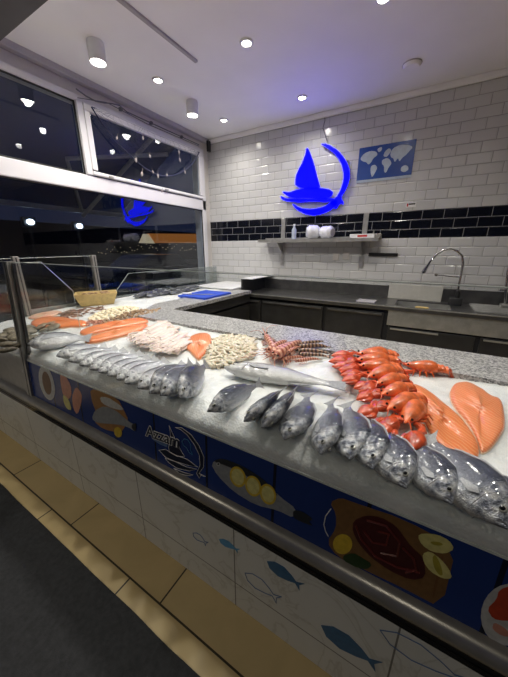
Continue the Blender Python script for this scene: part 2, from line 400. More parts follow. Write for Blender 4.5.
# window: frame, mullion, transom, panes (window_1 = fixed upper left, lower pane; window_2 = opening upper right)
W = empty('window_1', (XW, 2, .62)); struct(W)
f = MB(); x0, x1 = XW - .03, XW + .04
f.box((x0, YF, 2.82), (x1, 3.74, 2.875), .006)           # head
f.box((x0, YF, 2.052), (x1, 3.74, 2.195), .008)           # transom
f.box((x0, YF, .60), (x1, 3.74, .70), .008)              # sill
f.box((x0, 3.66, .70), (x1, 3.74, 2.84), .008)           # right jamb
f.box((x0 + .005, 1.895, 2.20), (x1 + .012, 1.955, 2.82), .006) # mullion
f.box((x0, -1.0, .70), (x1, -.92, 2.82), .006)
keep(f.build('window_frame', M['pvc']), W)
f = MB()
for (ya, yb, za, zb) in ((YF, 1.895, 2.20, 2.82), (YF, 3.66, .70, 2.052)):
    f.box((x1 - .03, ya, za), (x1 - .018, yb, za + .012)); f.box((x1 - .03, ya, zb - .012), (x1 - .018, yb, zb)); f.box((x1 - .03, yb - .012, za), (x1 - .018, yb, zb))
keep(f.build('rubber_seal', M['seal']), W)
keep(MB().box((XW - .004, YF, 2.20), (XW, 1.895, 2.82)).build('upper_pane', M['window_glass']), W)
keep(MB().box((XW - .004, YF, .70), (XW, 3.66, 2.052)).build('lower_pane', M['window_glass']), W)
W2 = empty('window_2', (XW, 2.8, 2.2)); struct(W2)
f = MB(); s0, s1 = XW + .012, XW + .062
f.box((s0, 1.955, 2.205), (s1, 3.66, 2.24), .008); f.box((s0, 1.955, 2.76), (s1, 3.66, 2.825), .008)
f.box((s0, 1.955, 2.25), (s1, 2.01, 2.76), .006); f.box((s0, 3.60, 2.25), (s1, 3.66, 2.76), .006)
keep(f.build('sash', M['pvc']), W2)
f = MB()
for y in (2.12, 2.9): f.box((s1 - .006, y, 2.205), (s1 + .012, y + .05, 2.228), .004)
keep(f.build('sash_catch', M['post']), W2)
keep(MB().box((XW + .03, 2.01, 2.24), (XW + .034, 3.60, 2.76)).build('sash_pane', M['window_glass']), W2)

# cable run above the opening sash
c = MB(); pts = [(XW + .07, 1.9 + i * .09, 2.90 - .03 * math.sin(i * .9) * (i < 6) - .0 * i) for i in range(20)]
c.tube(pts, .006, 6); c.tube([(XW + .075, 1.9, 2.83), (XW + .075, 2.2, 2.90), (XW + .075, 2.7, 2.87), (XW + .075, 3.6, 2.88)], .004, 6)
for y in (2.35, 2.75, 3.25): c.box((XW + .05, y, 2.885), (XW + .085, y + .03, 2.915), .003)
o = c.build('cable', M['wire'], smooth=True); tag(o, 'thin grey cable clipped along the top of the opening window', 'cable')
b = MB().box((-3.055, YB - .12, 2.86), (-3.02, YB - .06, 3.0), .004)
o = b.build('wall_sensor', M['black']); tag(o, 'small black sensor box in the ceiling corner by the window', 'sensor')

# ------------------------------------------------------------------ ceiling lights
def lamp(parent, loc, watts, size=2.75, blend=1.0, col=(1, .95, .86)):
    l = bpy.data.lights.new('lamp', 'SPOT'); l.energy = watts; l.spot_size = size; l.spot_blend = blend; l.color = col; l.shadow_soft_size = .035
    o = bpy.data.objects.new('lamp', l); COL.objects.link(o); o.location = loc
    keep(o, parent); return o
WATT = 46
GRID = [(-2.5, 2.40, 'recessed white downlight nearest the two hanging window spots'), (-2.48, 3.44, 'recessed white downlight in the corner where window meets tiled wall'),
        (-1.49, 2.40, 'recessed white downlight near the middle of the ceiling'), (-1.42, 3.42, 'recessed white downlight just above the blue boat sign'),
        (-.5, 2.50, 'bright recessed downlight at the top edge of the view'), (-1.45, 1.30, ''), (-.5, 1.30, ''), (.5, 1.30, ''), (-2.45, 1.30, '')]
for i, (x, y, lab) in enumerate(GRID):
    r = empty('recessed_downlight', (x, y, ZC), lab or 'recessed downlight above the display counter, out of view', 'ceiling light', 'recessed ceiling downlights')
    n = 28
    ring = MB(); prof = [(.036, -.002), (.038, -.012), (.052, -.010), (.056, 0.0)]
    ring.loft([[V((a * math.cos(2 * PI * k / n), a * math.sin(2 * PI * k / n), z)) for k in range(n)] for a, z in prof], cap=False)
    ring.build('trim_ring', M['white_plastic'], r, True)
    MB().lathe([(.0005, -.006), (.037, -.006), (.037, -.001), (.0005, -.001)], n=n).build('lens', M['lamp'], r)
    lamp(r, (x, y, ZC - .03), WATT * (1.45 if y < 2 else .68))
CYL = [atz(98, 62, ZC - .128), atz(192.5, 115, ZC - .128)]
for (x, y, lab) in ((CYL[0].x, CYL[0].y, 'white cylinder spotlight under the ceiling, nearer of the two by the window'), (CYL[1].x, CYL[1].y, 'white cylinder spotlight under the ceiling, farther of the two by the window')):
    r = empty('cylinder_spotlight', (x, y, ZC), lab, 'ceiling light', 'surface mounted cylinder spots')
    MB().lathe([(.060, 0), (.063, -.006), (.063, -.13), (.058, -.135), (.052, -.12), (.0005, -.12)], n=32).build('housing', M['white_plastic'], r, True)
    MB().lathe([(.0005, -.128), (.051, -.128), (.051, -.121), (.0005, -.121)], n=32).build('lens', M['lamp'], r)
    lamp(r, (x, y, ZC - .14), WATT * .8)
r = empty('smoke_detector', (-.374, 3.375, ZC), 'small round white detector ring on the ceiling at right', 'detector')
MB().lathe([(.075, 0), (.075, -.012), (.06, -.03), (.0005, -.032)], n=32).build('housing', M['ceiling'], r, True)
MB().lathe([(.078, 0), (.08, -.006), (.077, -.01), (.074, -.002)], n=32).build('rim', M['cornice'], r, True)

# ------------------------------------------------------------------ wall sign (blue LED boat), poster, shelf
def crop(pts, ox, oy, sc): return [(ox + a / sc, oy + b / sc) for a, b in pts]
def wall_pts(pts, y=YB - .055, ox=260, oy=130, sc=2.988): return [aty(u, v, y) for u, v in crop(pts, ox, oy, sc)]
def smooth_poly(p, it=1):
    for _ in range(it):
        q = []
        for i in range(len(p)):
            a, b = p[i], p[(i + 1) % len(p)]
            q += [(a[0] * .78 + b[0] * .22, a[1] * .78 + b[1] * .22), (a[0] * .22 + b[0] * .78, a[1] * .22 + b[1] * .78)]
        p = q
    return p
sg = empty('led_sign', (-1.42, YB, 2.3), 'glowing blue boat and crescent sign on the white tiled wall', 'sign')
SIGN = {
 'sail': [(140, 50), (150, 70), (160, 100), (170, 140), (181, 175), (150, 178), (106, 168), (105, 150), (110, 128), (126, 98), (136, 72)],
 'upper_wave': [(66, 183), (86, 187), (112, 178), (150, 171), (205, 176), (219, 186), (210, 200), (190, 206), (140, 203), (100, 203), (76, 195)],
 'lower_wave': [(60, 196), (78, 205), (108, 205), (150, 207), (205, 204), (226, 206), (218, 212), (190, 215), (160, 212), (120, 215), (84, 213), (66, 208)],
 'hull': [(94, 218), (118, 233), (150, 238), (190, 231), (218, 212), (232, 208), (226, 226), (204, 243), (168, 255), (136, 252), (110, 238)],
 'crescent': [(180, 41), (200, 41), (232, 60), (256, 90), (267, 120), (267, 145), (257, 175), (240, 202), (252, 222), (238, 218), (226, 238), (216, 224), (208, 216), (226, 204), (241, 180), (250, 150), (250, 125), (240, 92), (222, 68), (200, 52)],
}
for k, pts in SIGN.items():
    o = MB().prism(wall_pts(smooth_poly(pts)), (0, .006, 0)).build(k, M['neon']); keep(o, sg)
    ob = MB().prism(wall_pts(smooth_poly(pts), YB - .049), (0, .022, 0)).build('backing', M['navy_metal']); keep(ob, o)
for u, v in ((306, 175), (309, 160), (347, 160), (310, 210)):
    p = aty(u, v, YB - .03); keep(MB().tube([p, p + V((0, .028, 0))], .008).build('standoff', M['steel']), sg)
w = MB(); w.tube([aty(324, 112, YB - .01), aty(325, 120, YB - .01), aty(323, 128, YB - .012), aty(327, 141, YB - .03)], .004, 6)
keep(w.build('power_wire', M['wire'], smooth=True), sg)

ps = empty('map_poster', (-.57, YB, 2.4), 'blue and white world map poster on the tiled wall', 'poster')
keep(MB().box((-.87, YB - .008, 2.235), (-.285, YB, 2.60)).build('sheet', M['map_blue']), ps)
LAND = [[(.03, .70), (.10, .84), (.22, .88), (.32, .84), (.36, .74), (.28, .66), (.25, .55), (.20, .50), (.16, .58), (.08, .62)],
        [(.26, .46), (.33, .48), (.38, .38), (.35, .26), (.30, .12), (.27, .22), (.25, .36)], [(.33, .90), (.42, .95), (.42, .84), (.37, .80)],
        [(.46, .68), (.48, .80), (.55, .88), (.60, .80), (.56, .70), (.52, .64)], [(.45, .58), (.54, .62), (.60, .54), (.63, .44), (.58, .34), (.55, .20), (.51, .24), (.50, .40), (.45, .48)],
        [(.58, .72), (.62, .86), (.74, .92), (.88, .88), (.96, .80), (.90, .70), (.86, .62), (.80, .56), (.76, .46), (.73, .58), (.68, .46), (.65, .58), (.60, .62)],
        [(.80, .30), (.86, .36), (.92, .32), (.94, .22), (.88, .16), (.81, .20)]]
for pl in LAND:
    keep(MB().prism([(-.87 + .585 * a, YB - .0095, 2.235 + .365 * b) for a, b in smooth_poly(pl)], (0, .002, 0)).build('continent', M['map_land']), ps)
keep(MB().box((-.87, YB - .0095, 2.235), (-.285, YB - .0075, 2.262)).build('caption_strip', M['map_land']), ps)

sh = empty('wall_shelf', (-1.3, YB, 1.58), 'long steel wall shelf on two brackets across the black tiles', 'shelf')
SX0 = aty(258, 240, 3.66).x; SX1 = aty(379, 236, 3.66).x; SZ = 1.60
s = MB(); s.box((SX0, 3.66, SZ), (SX1, YB, SZ + .006)); s.box((SX0, 3.66, SZ - .034), (SX1, 3.668, SZ + .006), .002); s.box((SX0, 3.885, SZ), (SX1, 3.895, SZ + .03))
keep(s.build('shelf_board', M['steel']), sh)
for bx in (-1.82, -.71):
    b_ = MB(); b_.box((bx - .03, YB - .012, 1.25), (bx + .03, YB, 1.90), .002)
    b_.prism([(bx - .004, YB - .012, SZ - .004), (bx - .004, 3.68, SZ - .004), (bx - .004, 3.68, SZ - .03), (bx - .004, YB - .012, SZ - .20)], (.008, 0, 0))
    keep(b_.build('bracket', M['steel']), sh)
pos = aty(294, 234, 3.78)
r = empty('bottle', (pos.x, 3.78, SZ + .006), 'clear plastic bottle standing on the wall shelf', 'bottle')
MB().lathe([(.028, 0), (.032, .005), (.032, .04), (.029, .05), (.032, .06), (.032, .12), (.012, .16), (.012, .175)], n=20).build('body', M['bottle'], r, True)
MB().lathe([(.014, .172), (.014, .195), (.0005, .196)], n=16).build('cap', M['white_plastic'], r, True)
for px_, lab, sx in ((313, 'white plastic wrapped roll on the shelf, left one', 1.0), (327, 'white plastic wrapped roll on the shelf, right one', .9)):
    p = aty(px_, 232, 3.77)
    bm_ = MB(); n = 22; rings = []
    for i in range(13):
        t = i / 12; rr = .085 * (1 if .1 < t < .9 else .7) * sx
        rings.append([V(((t - .5) * .17, rr * math.cos(a) * (1 + .1 * noise.noise((a * 1.5, t * 6, sx * 5))), rr * math.sin(a) * (1 + .12 * noise.noise((a * 2, t * 8, sx * 9))))) for a in [2 * PI * k / n for k in range(n)]])
    bm_.loft(rings)
    r = empty('wrapped_roll', (p.x, 3.77, SZ + .006 + .085 * sx), lab, 'roll'); r.rotation_euler = (0, 0, .5 if sx == 1 else -.35)
    bm_.build('wrapping', M['polybag'], r, True, 80)
    e = MB(); e.lathe([(.03 * sx, -.004), (.05 * sx, -.004), (.05 * sx, .004), (.03 * sx, .004)], n=20)
    e.bm.transform(Matrix.Translation((.088, 0, 0)) @ Matrix.Rotation(PI / 2, 4, 'Y')); e.build('core', M['cornice'], r, True)
p = aty(363, 234, 3.76)
r = empty('flat_box', (p.x, 3.76, SZ + .006), 'flat white box with red print on the shelf', 'box')
MB().box((-.14, -.06, 0), (.14, .06, .045), .003).build('carton', M['white_plastic'], r); MB().box((-.05, -.0615, .012), (.06, -.0595, .032)).build('print', M['red'], r)
p = aty(378, 234, 3.76)
o = MB().box((p.x - .04, 3.72, SZ + .006), (p.x + .04, 3.8, SZ + .05), .006).box((p.x - .055, 3.75, SZ + .006), (p.x - .045, 3.79, SZ + .09), .002).build('small_dispenser', M['post']); tag(o, 'small grey holder at the right end of the wall shelf', 'holder')
o = MB().box((-.63, YB - .025, 1.395), (-.30, YB, 1.435), .004).build('knife_rack', M['black']); tag(o, 'black magnetic knife strip on white tiles below the shelf', 'knife rack')
r = empty('wall_label', (-.243, YB, 1.955), 'small white label with dark mark on tiles under the map', 'label')
MB().box((-.05, -.006, -.024), (.05, 0, .024), .002).build('plate', M['white_plastic'], r); MB().box((-.042, -.008, -.016), (-.028, -.005, .016)).build('stripe', M['red'], r)
MB().box((-.024, -.008, .002), (.042, -.005, .016)).build('lettering', M['black'], r)
for i, (u, v) in enumerate(((336, 257), (346, 256))):
    p = aty(u, v, YB); o = MB().box((p.x - .04, YB - .012, p.z - .045), (p.x + .04, YB, p.z + .045), .004).build('wall_socket', M['plaster'])
    tag(o, 'pale square socket on tiles below the shelf, ' + ('left' if i == 0 else 'right') + ' one of two', 'socket', 'wall sockets')

# ------------------------------------------------------------------ sink run along the back wall
sk = empty('sink_counter', (0, 3.6, 0), 'long stainless sink counter with dark doors along the tiled wall', 'counter')
X0, X1 = -2.1, 2.4; YS = 3.25
BX0, BX1 = -.22, .30    # basin
t = MB()
t.box((X0, YS, .885), (BX0, YB - .002, .90)); t.box((BX1, YS, .885), (X1, YB - .002, .90)); t.box((BX0, YS, .885), (BX1, YS + .10, .90)); t.box((BX0, YB - .14, .885), (BX1, YB - .002, .90))
t.box((X0, YS - .012, .862), (X1, YS, .906), .004)
keep(t.build('worktop', M['steel_top']), sk)
t = MB(); t.box((X0, YS - .015, .896), (X1, YS - .011, .908), .001); keep(t.build('edge_strip', M['steel']), sk)
t = MB(); t.box((BX0, YS + .10, .68), (BX1, YB - .14, .69)); t.box((BX0 - .008, YS + .092, .68), (BX0, YB - .132, .887)); t.box((BX1, YS + .092, .68), (BX1 + .008, YB - .132, .887)); t.box((BX0, YS + .092, .68), (BX1, YS + .10, .887)); t.box((BX0, YB - .14, .68), (BX1, YB - .132, .887))
keep(t.build('basin', M['steel']), sk)
t = MB(); t.box((X0, YB - .03, .90), (X1, YB - .002, 1.05), .003); keep(t.build('backsplash', M['steel_top']), sk)
t = MB(); t.box((X0 - .03, YS, .90), (X0, YB - .002, 1.09), .003); keep(t.build('side_guard', M['steel_dark']), sk)
t = MB(); t.box((X0 - .03, YS + .02, 1.09), (X0 + .14, YB - .002, 1.10), .002); keep(t.build('side_cap', M['white_plastic']), sk)
t = MB(); t.box((X0, YS + .03, .1), (X1, YB - .03, .676)); t.box((X0, YS + .03, .676), (BX0 - .02, YB - .03, .884)); t.box((BX1 + .02, YS + .03, .676), (X1, YB - .03, .884)); t.box((X0 + .05, YS + .08, 0), (X1 - .05, YB - .08, .1)); keep(t.build('carcass', M['void']), sk)
for a, b_ in ((-2.08, -1.83), (-1.80, -.97), (-.93, -.30)):
    d = MB(); d.box((a, YS, .14), (b_, YS + .028, .825), .004); do = keep(d.build('door', M['steel_dark']), sk)
    hd = MB(); hd.box((a + .02, YS - .014, .795), (b_ - .02, YS - .001, .815), .003); h_ = hd.build('handle', M['steel_top']); keep(h_, do)
d = MB(); d.box((-.26, YS - .002, .70), (2.38, YS + .028, .862), .003); keep(d.build('apron', M['steel']), sk)
for a, b_ in ((-.24, .52), (.56, 1.4)):
    d = MB(); d.box((a, YS + .004, .14), (b_, YS + .028, .68), .004); do = keep(d.build('door', M['steel_dark']), sk)
    hd = MB(); hd.box((a + .02, YS - .008, .655), (b_ - .3, YS + .004, .672), .003); keep(hd.build('handle', M['steel']), do)
dr = MB()
for i in range(9): dr.box((.48, YS + .10 + i * .055, .90), (2.0, YS + .114 + i * .055, .918), .003)
keep(dr.build('drainer_ribs', M['steel']), sk)
o = MB().box((-.34, YB - .06, .90), (.22, YB - .035, 1.075), .004).build('cream_board', M['cream_panel']); tag(o, 'cream rectangular board leaning behind the sink basin', 'board')
o = MB().box((-.02, YS + .04, .90), (.10, YS + .08, .918), .008).build('scrubbing_brush', M['tan_box']); tag(o, 'small tan brush lying on the front edge of the sink', 'brush')
o = MB().box((-.62, YS + .10, .90), (-.42, YS + .28, .912), .003).build('white_cloth', M['cornice']); tag(o, 'folded pale cloth on the steel worktop left of the sink', 'cloth')

fc = empty('faucet', (.36, 3.72, .90), 'tall gooseneck sink faucet with side lever', 'faucet')
A = [aty(u, v, 3.72) for u, v in ((456, 302), (458, 290), (461, 275), (463, 263), (462, 256), (457, 251), (450, 249), (443, 250), (436, 255), (430, 262), (427, 267))]
t = MB(); t.tube(A, .011, 12); keep(t.build('neck', M['chrome'], smooth=True), fc)
e0, e1 = aty(428, 265, 3.72), aty(423, 273, 3.72); t = MB(); t.tube([e0, e0 * .5 + e1 * .5, e1], [.014, .018, .022], 12); keep(t.build('spray_head', M['chrome'], smooth=True), fc)
t = MB(); t.box((A[0].x - .07, 3.66, .90), (A[0].x + .05, 3.78, .98), .01).tube([A[0] + V((0, 0, -.05)), A[0] + V((0, 0, .12))], .024, 14); keep(t.build('base', M['steel_dark'], smooth=True), fc)
l0, l1 = aty(436, 275, 3.70), aty(459, 277, 3.72); t = MB(); t.tube([l1, l0], .007, 8).ball(l0, .016); keep(t.build('lever', M['chrome'], smooth=True), fc)
f2 = empty('faucet', (.66, 3.72, .90), 'second chrome tap at the right edge of the view', 'faucet')
B = [aty(u, v, 3.72) for u, v in ((505, 306), (506, 290), (508, 270), (513, 255), (520, 262))]
t = MB(); t.tube(B, .013, 10); keep(t.build('neck', M['chrome'], smooth=True), f2)
t = MB(); t.box((B[0].x - .04, 3.67, .90), (B[0].x + .04, 3.77, .95), .01); keep(t.build('base', M['post']), f2)
t = MB(); t.tube([B[1], aty(500, 290, 3.70)], .009, 8); keep(t.build('lever', M['chrome'], smooth=True), f2)

# ------------------------------------------------------------------ the display counter
XP = -2.135; XE = 1.9
def ypan(z): return .68 + .06 * (z - .5)
dc = empty('display_counter', (-.5, .66, 0), 'L-shaped fish counter with marble base and blue printed front', 'display counter')
def part(mb, name, m_, sm=False, parent=None): o = mb.build(name, m_, smooth=sm); keep(o, parent or dc); return o
base = part(MB().box((-3.04, .655, 0), (XE, 1.70, .448), .004), 'marble_base', M['marble'])
part(MB().box((-3.04, .651, .449), (XE, .71, .492), .003).box((-3.04, .6485, .466), (XE, .653, .474), .001), 'black_plinth', M['gloss_black'])
# rolled rail
t = MB(); prof = [(.71, .490), (.656, .490), (.649, .497), (.647, .512), (.651, .530), (.662, .540), (.672, .546), (.71, .546)]
t.loft([[V((x, y, z)) for y, z in prof] for x in (-3.04, XE)]); part(t, 'front_rail', M['post'], True)
t = MB(); prof = [(ypan(.545) + .002, .545), (ypan(.80) + .002, .80), (.74, .80), (.74, .545)]
t.loft([[V((x, y, z)) for y, z in prof] for x in (XP + .02, XE)]); panel = part(t, 'graphic_panel', M['panel_blue'])
t = MB(); t.loft([[V((x, y, z)) for y, z in prof] for x in (-3.04, XP - .03)]); sp_ = part(t, 'steel_panel', M['post'])
bp = onplane(24, 371, V((0, ypan(.59), .59)), V((0, 1, -.06))); t = MB(); t.ball(bp + V((0, -.002, 0)), (.014, .007, .014)); part(t, 'bolt', M['steel'], True, sp_)
t = MB(); prof = [(ypan(.797) - .005, .796), (ypan(.803) - .005, .803), (.72, .803), (.74, .796)]
t.loft([[V((x, y, z)) for y, z in prof] for x in (-3.04, XE)]); part(t, 'ice_ledge', M['edge'])
part(MB().box((-3.04, .74, .448), (XE, 1.79, .80)).box((-3.04, 1.69, .0), (-1.96, 3.2, .80)).box((-3.04, 3.2, .0), (-2.16, YB - .01, .80)).box((-2.0, 1.44, .78), (XE, 1.785, .915)).box((-2.33, 1.85, .78), (-1.96, 3.2, .915)).box((-2.33, 3.2, .78), (-2.16, YB - .01, .915)), 'body', M['steel_dark'])
gt = MB(); GP = [(XE, 1.43), (-1.96, 1.46), (-2.05, 1.50), (-2.26, 1.84), (-2.30, 1.92), (-2.30, YB - .004), (-2.15, YB - .004), (-2.15, 3.21), (-1.945, 3.21), (-1.945, 1.84), (-1.92, 1.80), (XE, 1.80)]
gt.prism([(x, y, .915) for x, y in GP], (0, 0, .037)); part(gt, 'granite_top', M['granite'])
part(MB().box((-3.06, 1.0, .46), (-3.04, YB - .01, .95)), 'side_panel', M['steel'])
part(MB().box((-3.06, .70, .46), (-3.04, 1.0, .84)), 'side_panel', M['steel'])
# glazing
def gpanel(name, quad, n, th=.006, edge=None, m_='glass'):
    t = MB(); t.prism(quad, V(n).normalized() * th); g = part(t, name, M[m_])
    if edge:
        t = MB()
        for a, b_ in edge: t.tube([V(a) + V(n).normalized() * th / 2, V(b_) + V(n).normalized() * th / 2], .0019, 6)
        e = part(t, 'polished_edge', M['edge'], True, g)
    return g
ztop = 1.407
fq = [(-3.04, ypan(.815), .815), (XE, ypan(.815), .815), (XE, ypan(ztop), ztop), (-3.04, ypan(ztop), ztop)]
gpanel('front_glass', fq, (0, 1, -.06), edge=[((-3.04, ypan(ztop), ztop), (XE, ypan(ztop), ztop))])
# corner post: profile from the rail to the glass top
def pbar(x0_, x1_, za, zb, d0, d1): 
    t = MB(); t.loft([[V((x, ypan(z) + d, z)) for x, d in ((x0_, d0), (x1_, d0), (x1_, d1), (x0_, d1))] for z in (za, zb)]); return t
po = part(pbar(XP - .038, XP + .022, .546, 1.41, -.012, .03), 'corner_post', M['post'])
part(pbar(XP - .012, XP - .006, .546, 1.41, -.0135, -.011), 'groove', M['black'], False, po)
part(pbar(XP + .024, XP + .046, .80, 1.40, .008, .022), 'post_trim', M['black'], False, po)
DX = XP + .005
dq = [(DX, ypan(.86) + .02, .86), (DX, ypan(1.40) + .02, 1.40), (DX, .906, 1.40), (DX, 1.065, 1.197), (DX, 1.065, .90)]
gpanel('divider_glass', dq, (1, 0, 0), edge=[(dq[1], dq[2]), (dq[2], dq[3]), (dq[3], dq[4])])
XO = -3.01
oq = [(XO, .74, .84), (XO, 1.77, .93), (XO, 1.77, 1.412), (XO, .76, 1.40)]
gpanel('street_side_glass', oq, (1, 0, 0), edge=[(oq[2], oq[3])])
for y in (1.09, 1.765):
    t = MB(); t.box((XO - .02, y - .022, .85), (XO + .03, y + .022, 1.42), .004); p2 = part(t, 'side_post', M['post'])
    t = MB(); t.box((XO + .0305, y - .004, .88), (XO + .0315, y + .004, 1.41)); part(t, 'groove', M['black'], False, p2)
gq = [(XO, 1.88, .93), (XO, 3.84, .93), (XO, 3.84, 1.205), (XO, 2.16, 1.205)]
gpanel('street_side_glass', gq, (1, 0, 0), m_='side_glass', edge=[(gq[2], gq[3]), (gq[3], gq[0])])

# printed pictures on the front panel
PN = V((0, 1, -.06)).normalized(); P0 = V((0, .682, .5))
def pp(pts, ox, oy, sc, lift): return [onplane(u, v, P0 - PN * lift, PN) for u, v in crop(pts, ox, oy, sc)]
def prnt(name, pts, m_, ox, oy, sc, lift=.0012, sm=1, parent=None):
    t = MB(); t.prism(pp(smooth_poly(pts, sm), ox, oy, sc, lift), PN * .001); return part(t, name, M[m_], False, parent or panel)
def ell(cx, cy, a, b_, rot=0, n=24):
    return [(cx + a * math.cos(2 * PI * k / n) * math.cos(rot) - b_ * math.sin(2 * PI * k / n) * math.sin(rot), cy + a * math.cos(2 * PI * k / n) * math.sin(rot) + b_ * math.sin(2 * PI * k / n) * math.cos(rot)) for k in range(n)]
Q = (25, 350, 4.23)
prnt('printed_plate', ell(92, 140, 30, 74, -.25), 'p_white', *Q, sm=0); prnt('printed_oyster', ell(92, 140, 17, 50, -.2), 'p_wood_dark', *Q, lift=.002, sm=0)
prnt('printed_fillet', [(148, 98), (172, 112), (194, 150), (196, 195), (178, 215), (160, 190), (150, 140)], 'p_pink', *Q)
prnt('printed_fillet', [(215, 152), (240, 185), (238, 225), (222, 276), (205, 250), (198, 200)], 'p_pink', *Q)
prnt('printed_lemon', [(160, 185), (185, 210), (198, 255), (178, 250), (164, 225)], 'p_lemon_pale', *Q, lift=.002)
prnt('printed_board', [(275, 163), (330, 178), (395, 210), (410, 240), (440, 300), (415, 335), (405, 352), (330, 335), (290, 300), (300, 260), (282, 215)], 'p_wood', *Q)
prnt('printed_fillet', [(315, 198), (350, 200), (400, 232), (420, 256), (370, 248), (325, 225)], 'p_white', *Q, lift=.002)
prnt('printed_fish', [(282, 292), (295, 255), (335, 236), (385, 256), (425, 292), (452, 312), (468, 312), (466, 346), (440, 328), (400, 316), (350, 312), (305, 308)], 'p_grey', *Q, lift=.0028)
prnt('printed_lemon', ell(393, 348, 16, 22, -.3), 'p_lemon', *Q, lift=.0036, sm=0)
prnt('printed_tail', [(452, 314), (470, 308), (468, 348), (450, 330)], 'p_dark', *Q, lift=.0036)
# front logo: wordmark over boat and crescent
Q = (130, 410, 5.08)
def line(name, pts, m_, q, wd, lift=.0018, parent=None):
    t = MB(); ps_ = pp(pts, q[0], q[1], q[2], lift); t.tube(ps_, wd, 5); return part(t, name, M[m_], True, parent or panel)
sail = [(198, 78), (212, 110), (235, 160), (258, 205), (278, 236), (240, 236), (200, 212), (196, 190), (206, 150), (204, 110)]
prnt('logo_sail', sail, 'p_navy', *Q, lift=.0014); line('logo_outline', sail + sail[:1], 'p_line', Q, .0012)
cres = [(230, 88), (262, 90), (310, 125), (350, 180), (376, 240), (374, 290), (350, 322), (384, 338), (360, 332), (352, 346), (338, 322), (356, 280), (352, 230), (328, 178), (292, 128), (258, 100)]
prnt('logo_crescent', cres, 'p_navy', *Q, lift=.0014); line('logo_outline', cres + cres[:1], 'p_line', Q, .0012)
for wv in ([(148, 204), (180, 200), (230, 228), (290, 250), (344, 290), (300, 282), (230, 262), (180, 240)], [(178, 244), (230, 262), (290, 290), (340, 300), (300, 310), (240, 296), (200, 270)], [(222, 296), (270, 316), (320, 330), (290, 334), (250, 322)]):
    prnt('logo_wave', wv, 'p_navy', *Q, lift=.0014); line('logo_outline', wv + wv[:1], 'p_line', Q, .0012)
fm = [(264, 160), (276, 146), (294, 152), (310, 180), (308, 205), (318, 228), (300, 216), (286, 190), (272, 180), (264, 160)]
line('logo_fish', fm, 'p_cyan', Q, .0011)
prnt('logo_plate', [(110, 132), (140, 140), (188, 172), (190, 190), (150, 174), (112, 148)], 'p_outline', *Q, lift=.0014, sm=0)
def words(txt, p_, hgt, m_, off, lift, shear=.2):
    cu = bpy.data.curves.new('wordmark', 'FONT'); cu.body = txt; cu.size = hgt; cu.shear = shear; cu.extrude = .0004; cu.offset = off; cu.align_x = 'LEFT'
    to = bpy.data.objects.new('wordmark', cu); COL.objects.link(to)
    me = bpy.data.meshes.new_from_object(to.evaluated_get(bpy.context.evaluated_depsgraph_get()))
    COL.objects.unlink(to); bpy.data.objects.remove(to)
    me.materials.clear(); me.materials.append(m_)
    o = bpy.data.objects.new('wordmark', me); COL.objects.link(o)
    xa = V((1, 0, 0)); ya = V((0, .06, 1)).normalized()
    a = math.radians(5); x2 = xa * math.cos(a) + ya * math.sin(a); y2 = -xa * math.sin(a) + ya * math.cos(a)
    mw = Matrix((x2, y2, x2.cross(y2))).transposed().to_4x4(); mw.translation = p_ - PN * lift
    o.data.transform(mw); keep(o, panel)
p_ = pp([(84, 128)], *Q, .002)[0]; p_end = pp([(246, 190)], *Q, .002)[0]
hh = (p_end - p_).length / 2.62
words('Azzam', p_, hh * 1.02, M['p_line'], .0042, .0022); words('Azzam', p_, hh * 1.02, M['p_navy'], .0008, .0032)
# fish with lemon slices
Q = (120, 370, 1.954)
prnt('printed_fish', [(177, 182), (200, 172), (240, 188), (280, 213), (312, 248), (345, 272), (340, 290), (308, 274), (265, 264), (222, 238), (190, 206)], 'p_grey', *Q)
prnt('printed_back', [(180, 178), (200, 172), (240, 188), (280, 213), (312, 248), (290, 236), (250, 208), (210, 188)], 'p_dark', *Q, lift=.002)
prnt('printed_tail', [(338, 274), (356, 276), (378, 292), (368, 296), (378, 306), (352, 296), (338, 288)], 'p_dark', *Q, lift=.002)
prnt('printed_eye', ell(192, 184, 3.5, 3.5), 'p_white', *Q, lift=.0026, sm=0)
prnt('printed_pupil', ell(192, 184, 2, 2), 'p_dark', *Q, lift=.0032, sm=0)
for cx_, cy_ in ((230, 209), (260, 227), (289, 243)):
    prnt('printed_lemon', ell(cx_, cy_, 15, 21, -.35), 'p_lemon', *Q, lift=.0026, sm=0); prnt('printed_rind', ell(cx_, cy_, 11.5, 16.5, -.35), 'p_lemon_pale', *Q, lift=.0032, sm=0)
# octopus on a board
Q = (320, 490, 3.63)
prnt('printed_board', [(35, 45), (75, 28), (120, 45), (300, 105), (495, 208), (442, 430), (300, 355), (150, 285), (60, 240), (25, 190), (58, 140), (58, 85)], 'p_brown', *Q)
prnt('printed_groove', [(440, 236), (450, 240), (415, 392), (404, 388)], 'p_wood_dark', *Q, lift=.0018)
line('printed_rope', [(40, 68), (20, 95), (14, 125), (20, 150), (30, 168)], 'p_line', Q, .0015)
prnt('printed_octopus', [(120, 112), (165, 92), (220, 98), (275, 130), (305, 170), (330, 205), (378, 248), (384, 318), (330, 328), (250, 292), (185, 245), (140, 195), (118, 150)], 'p_octopus', *Q, lift=.002)
for a in ([(130, 130), (150, 180), (200, 240), (280, 280), (360, 300)], [(170, 110), (240, 130), (290, 190), (280, 240), (220, 230)], [(300, 210), (340, 250), (350, 290), (310, 300)], [(160, 150), (190, 190), (240, 200), (250, 160), (210, 150)]):
    line('printed_tentacle', a, 'p_octopus_hi', Q, .0035, .003)
prnt('printed_lemon', ell(82, 197, 35, 36), 'p_lemon', *Q, lift=.0026, sm=0)
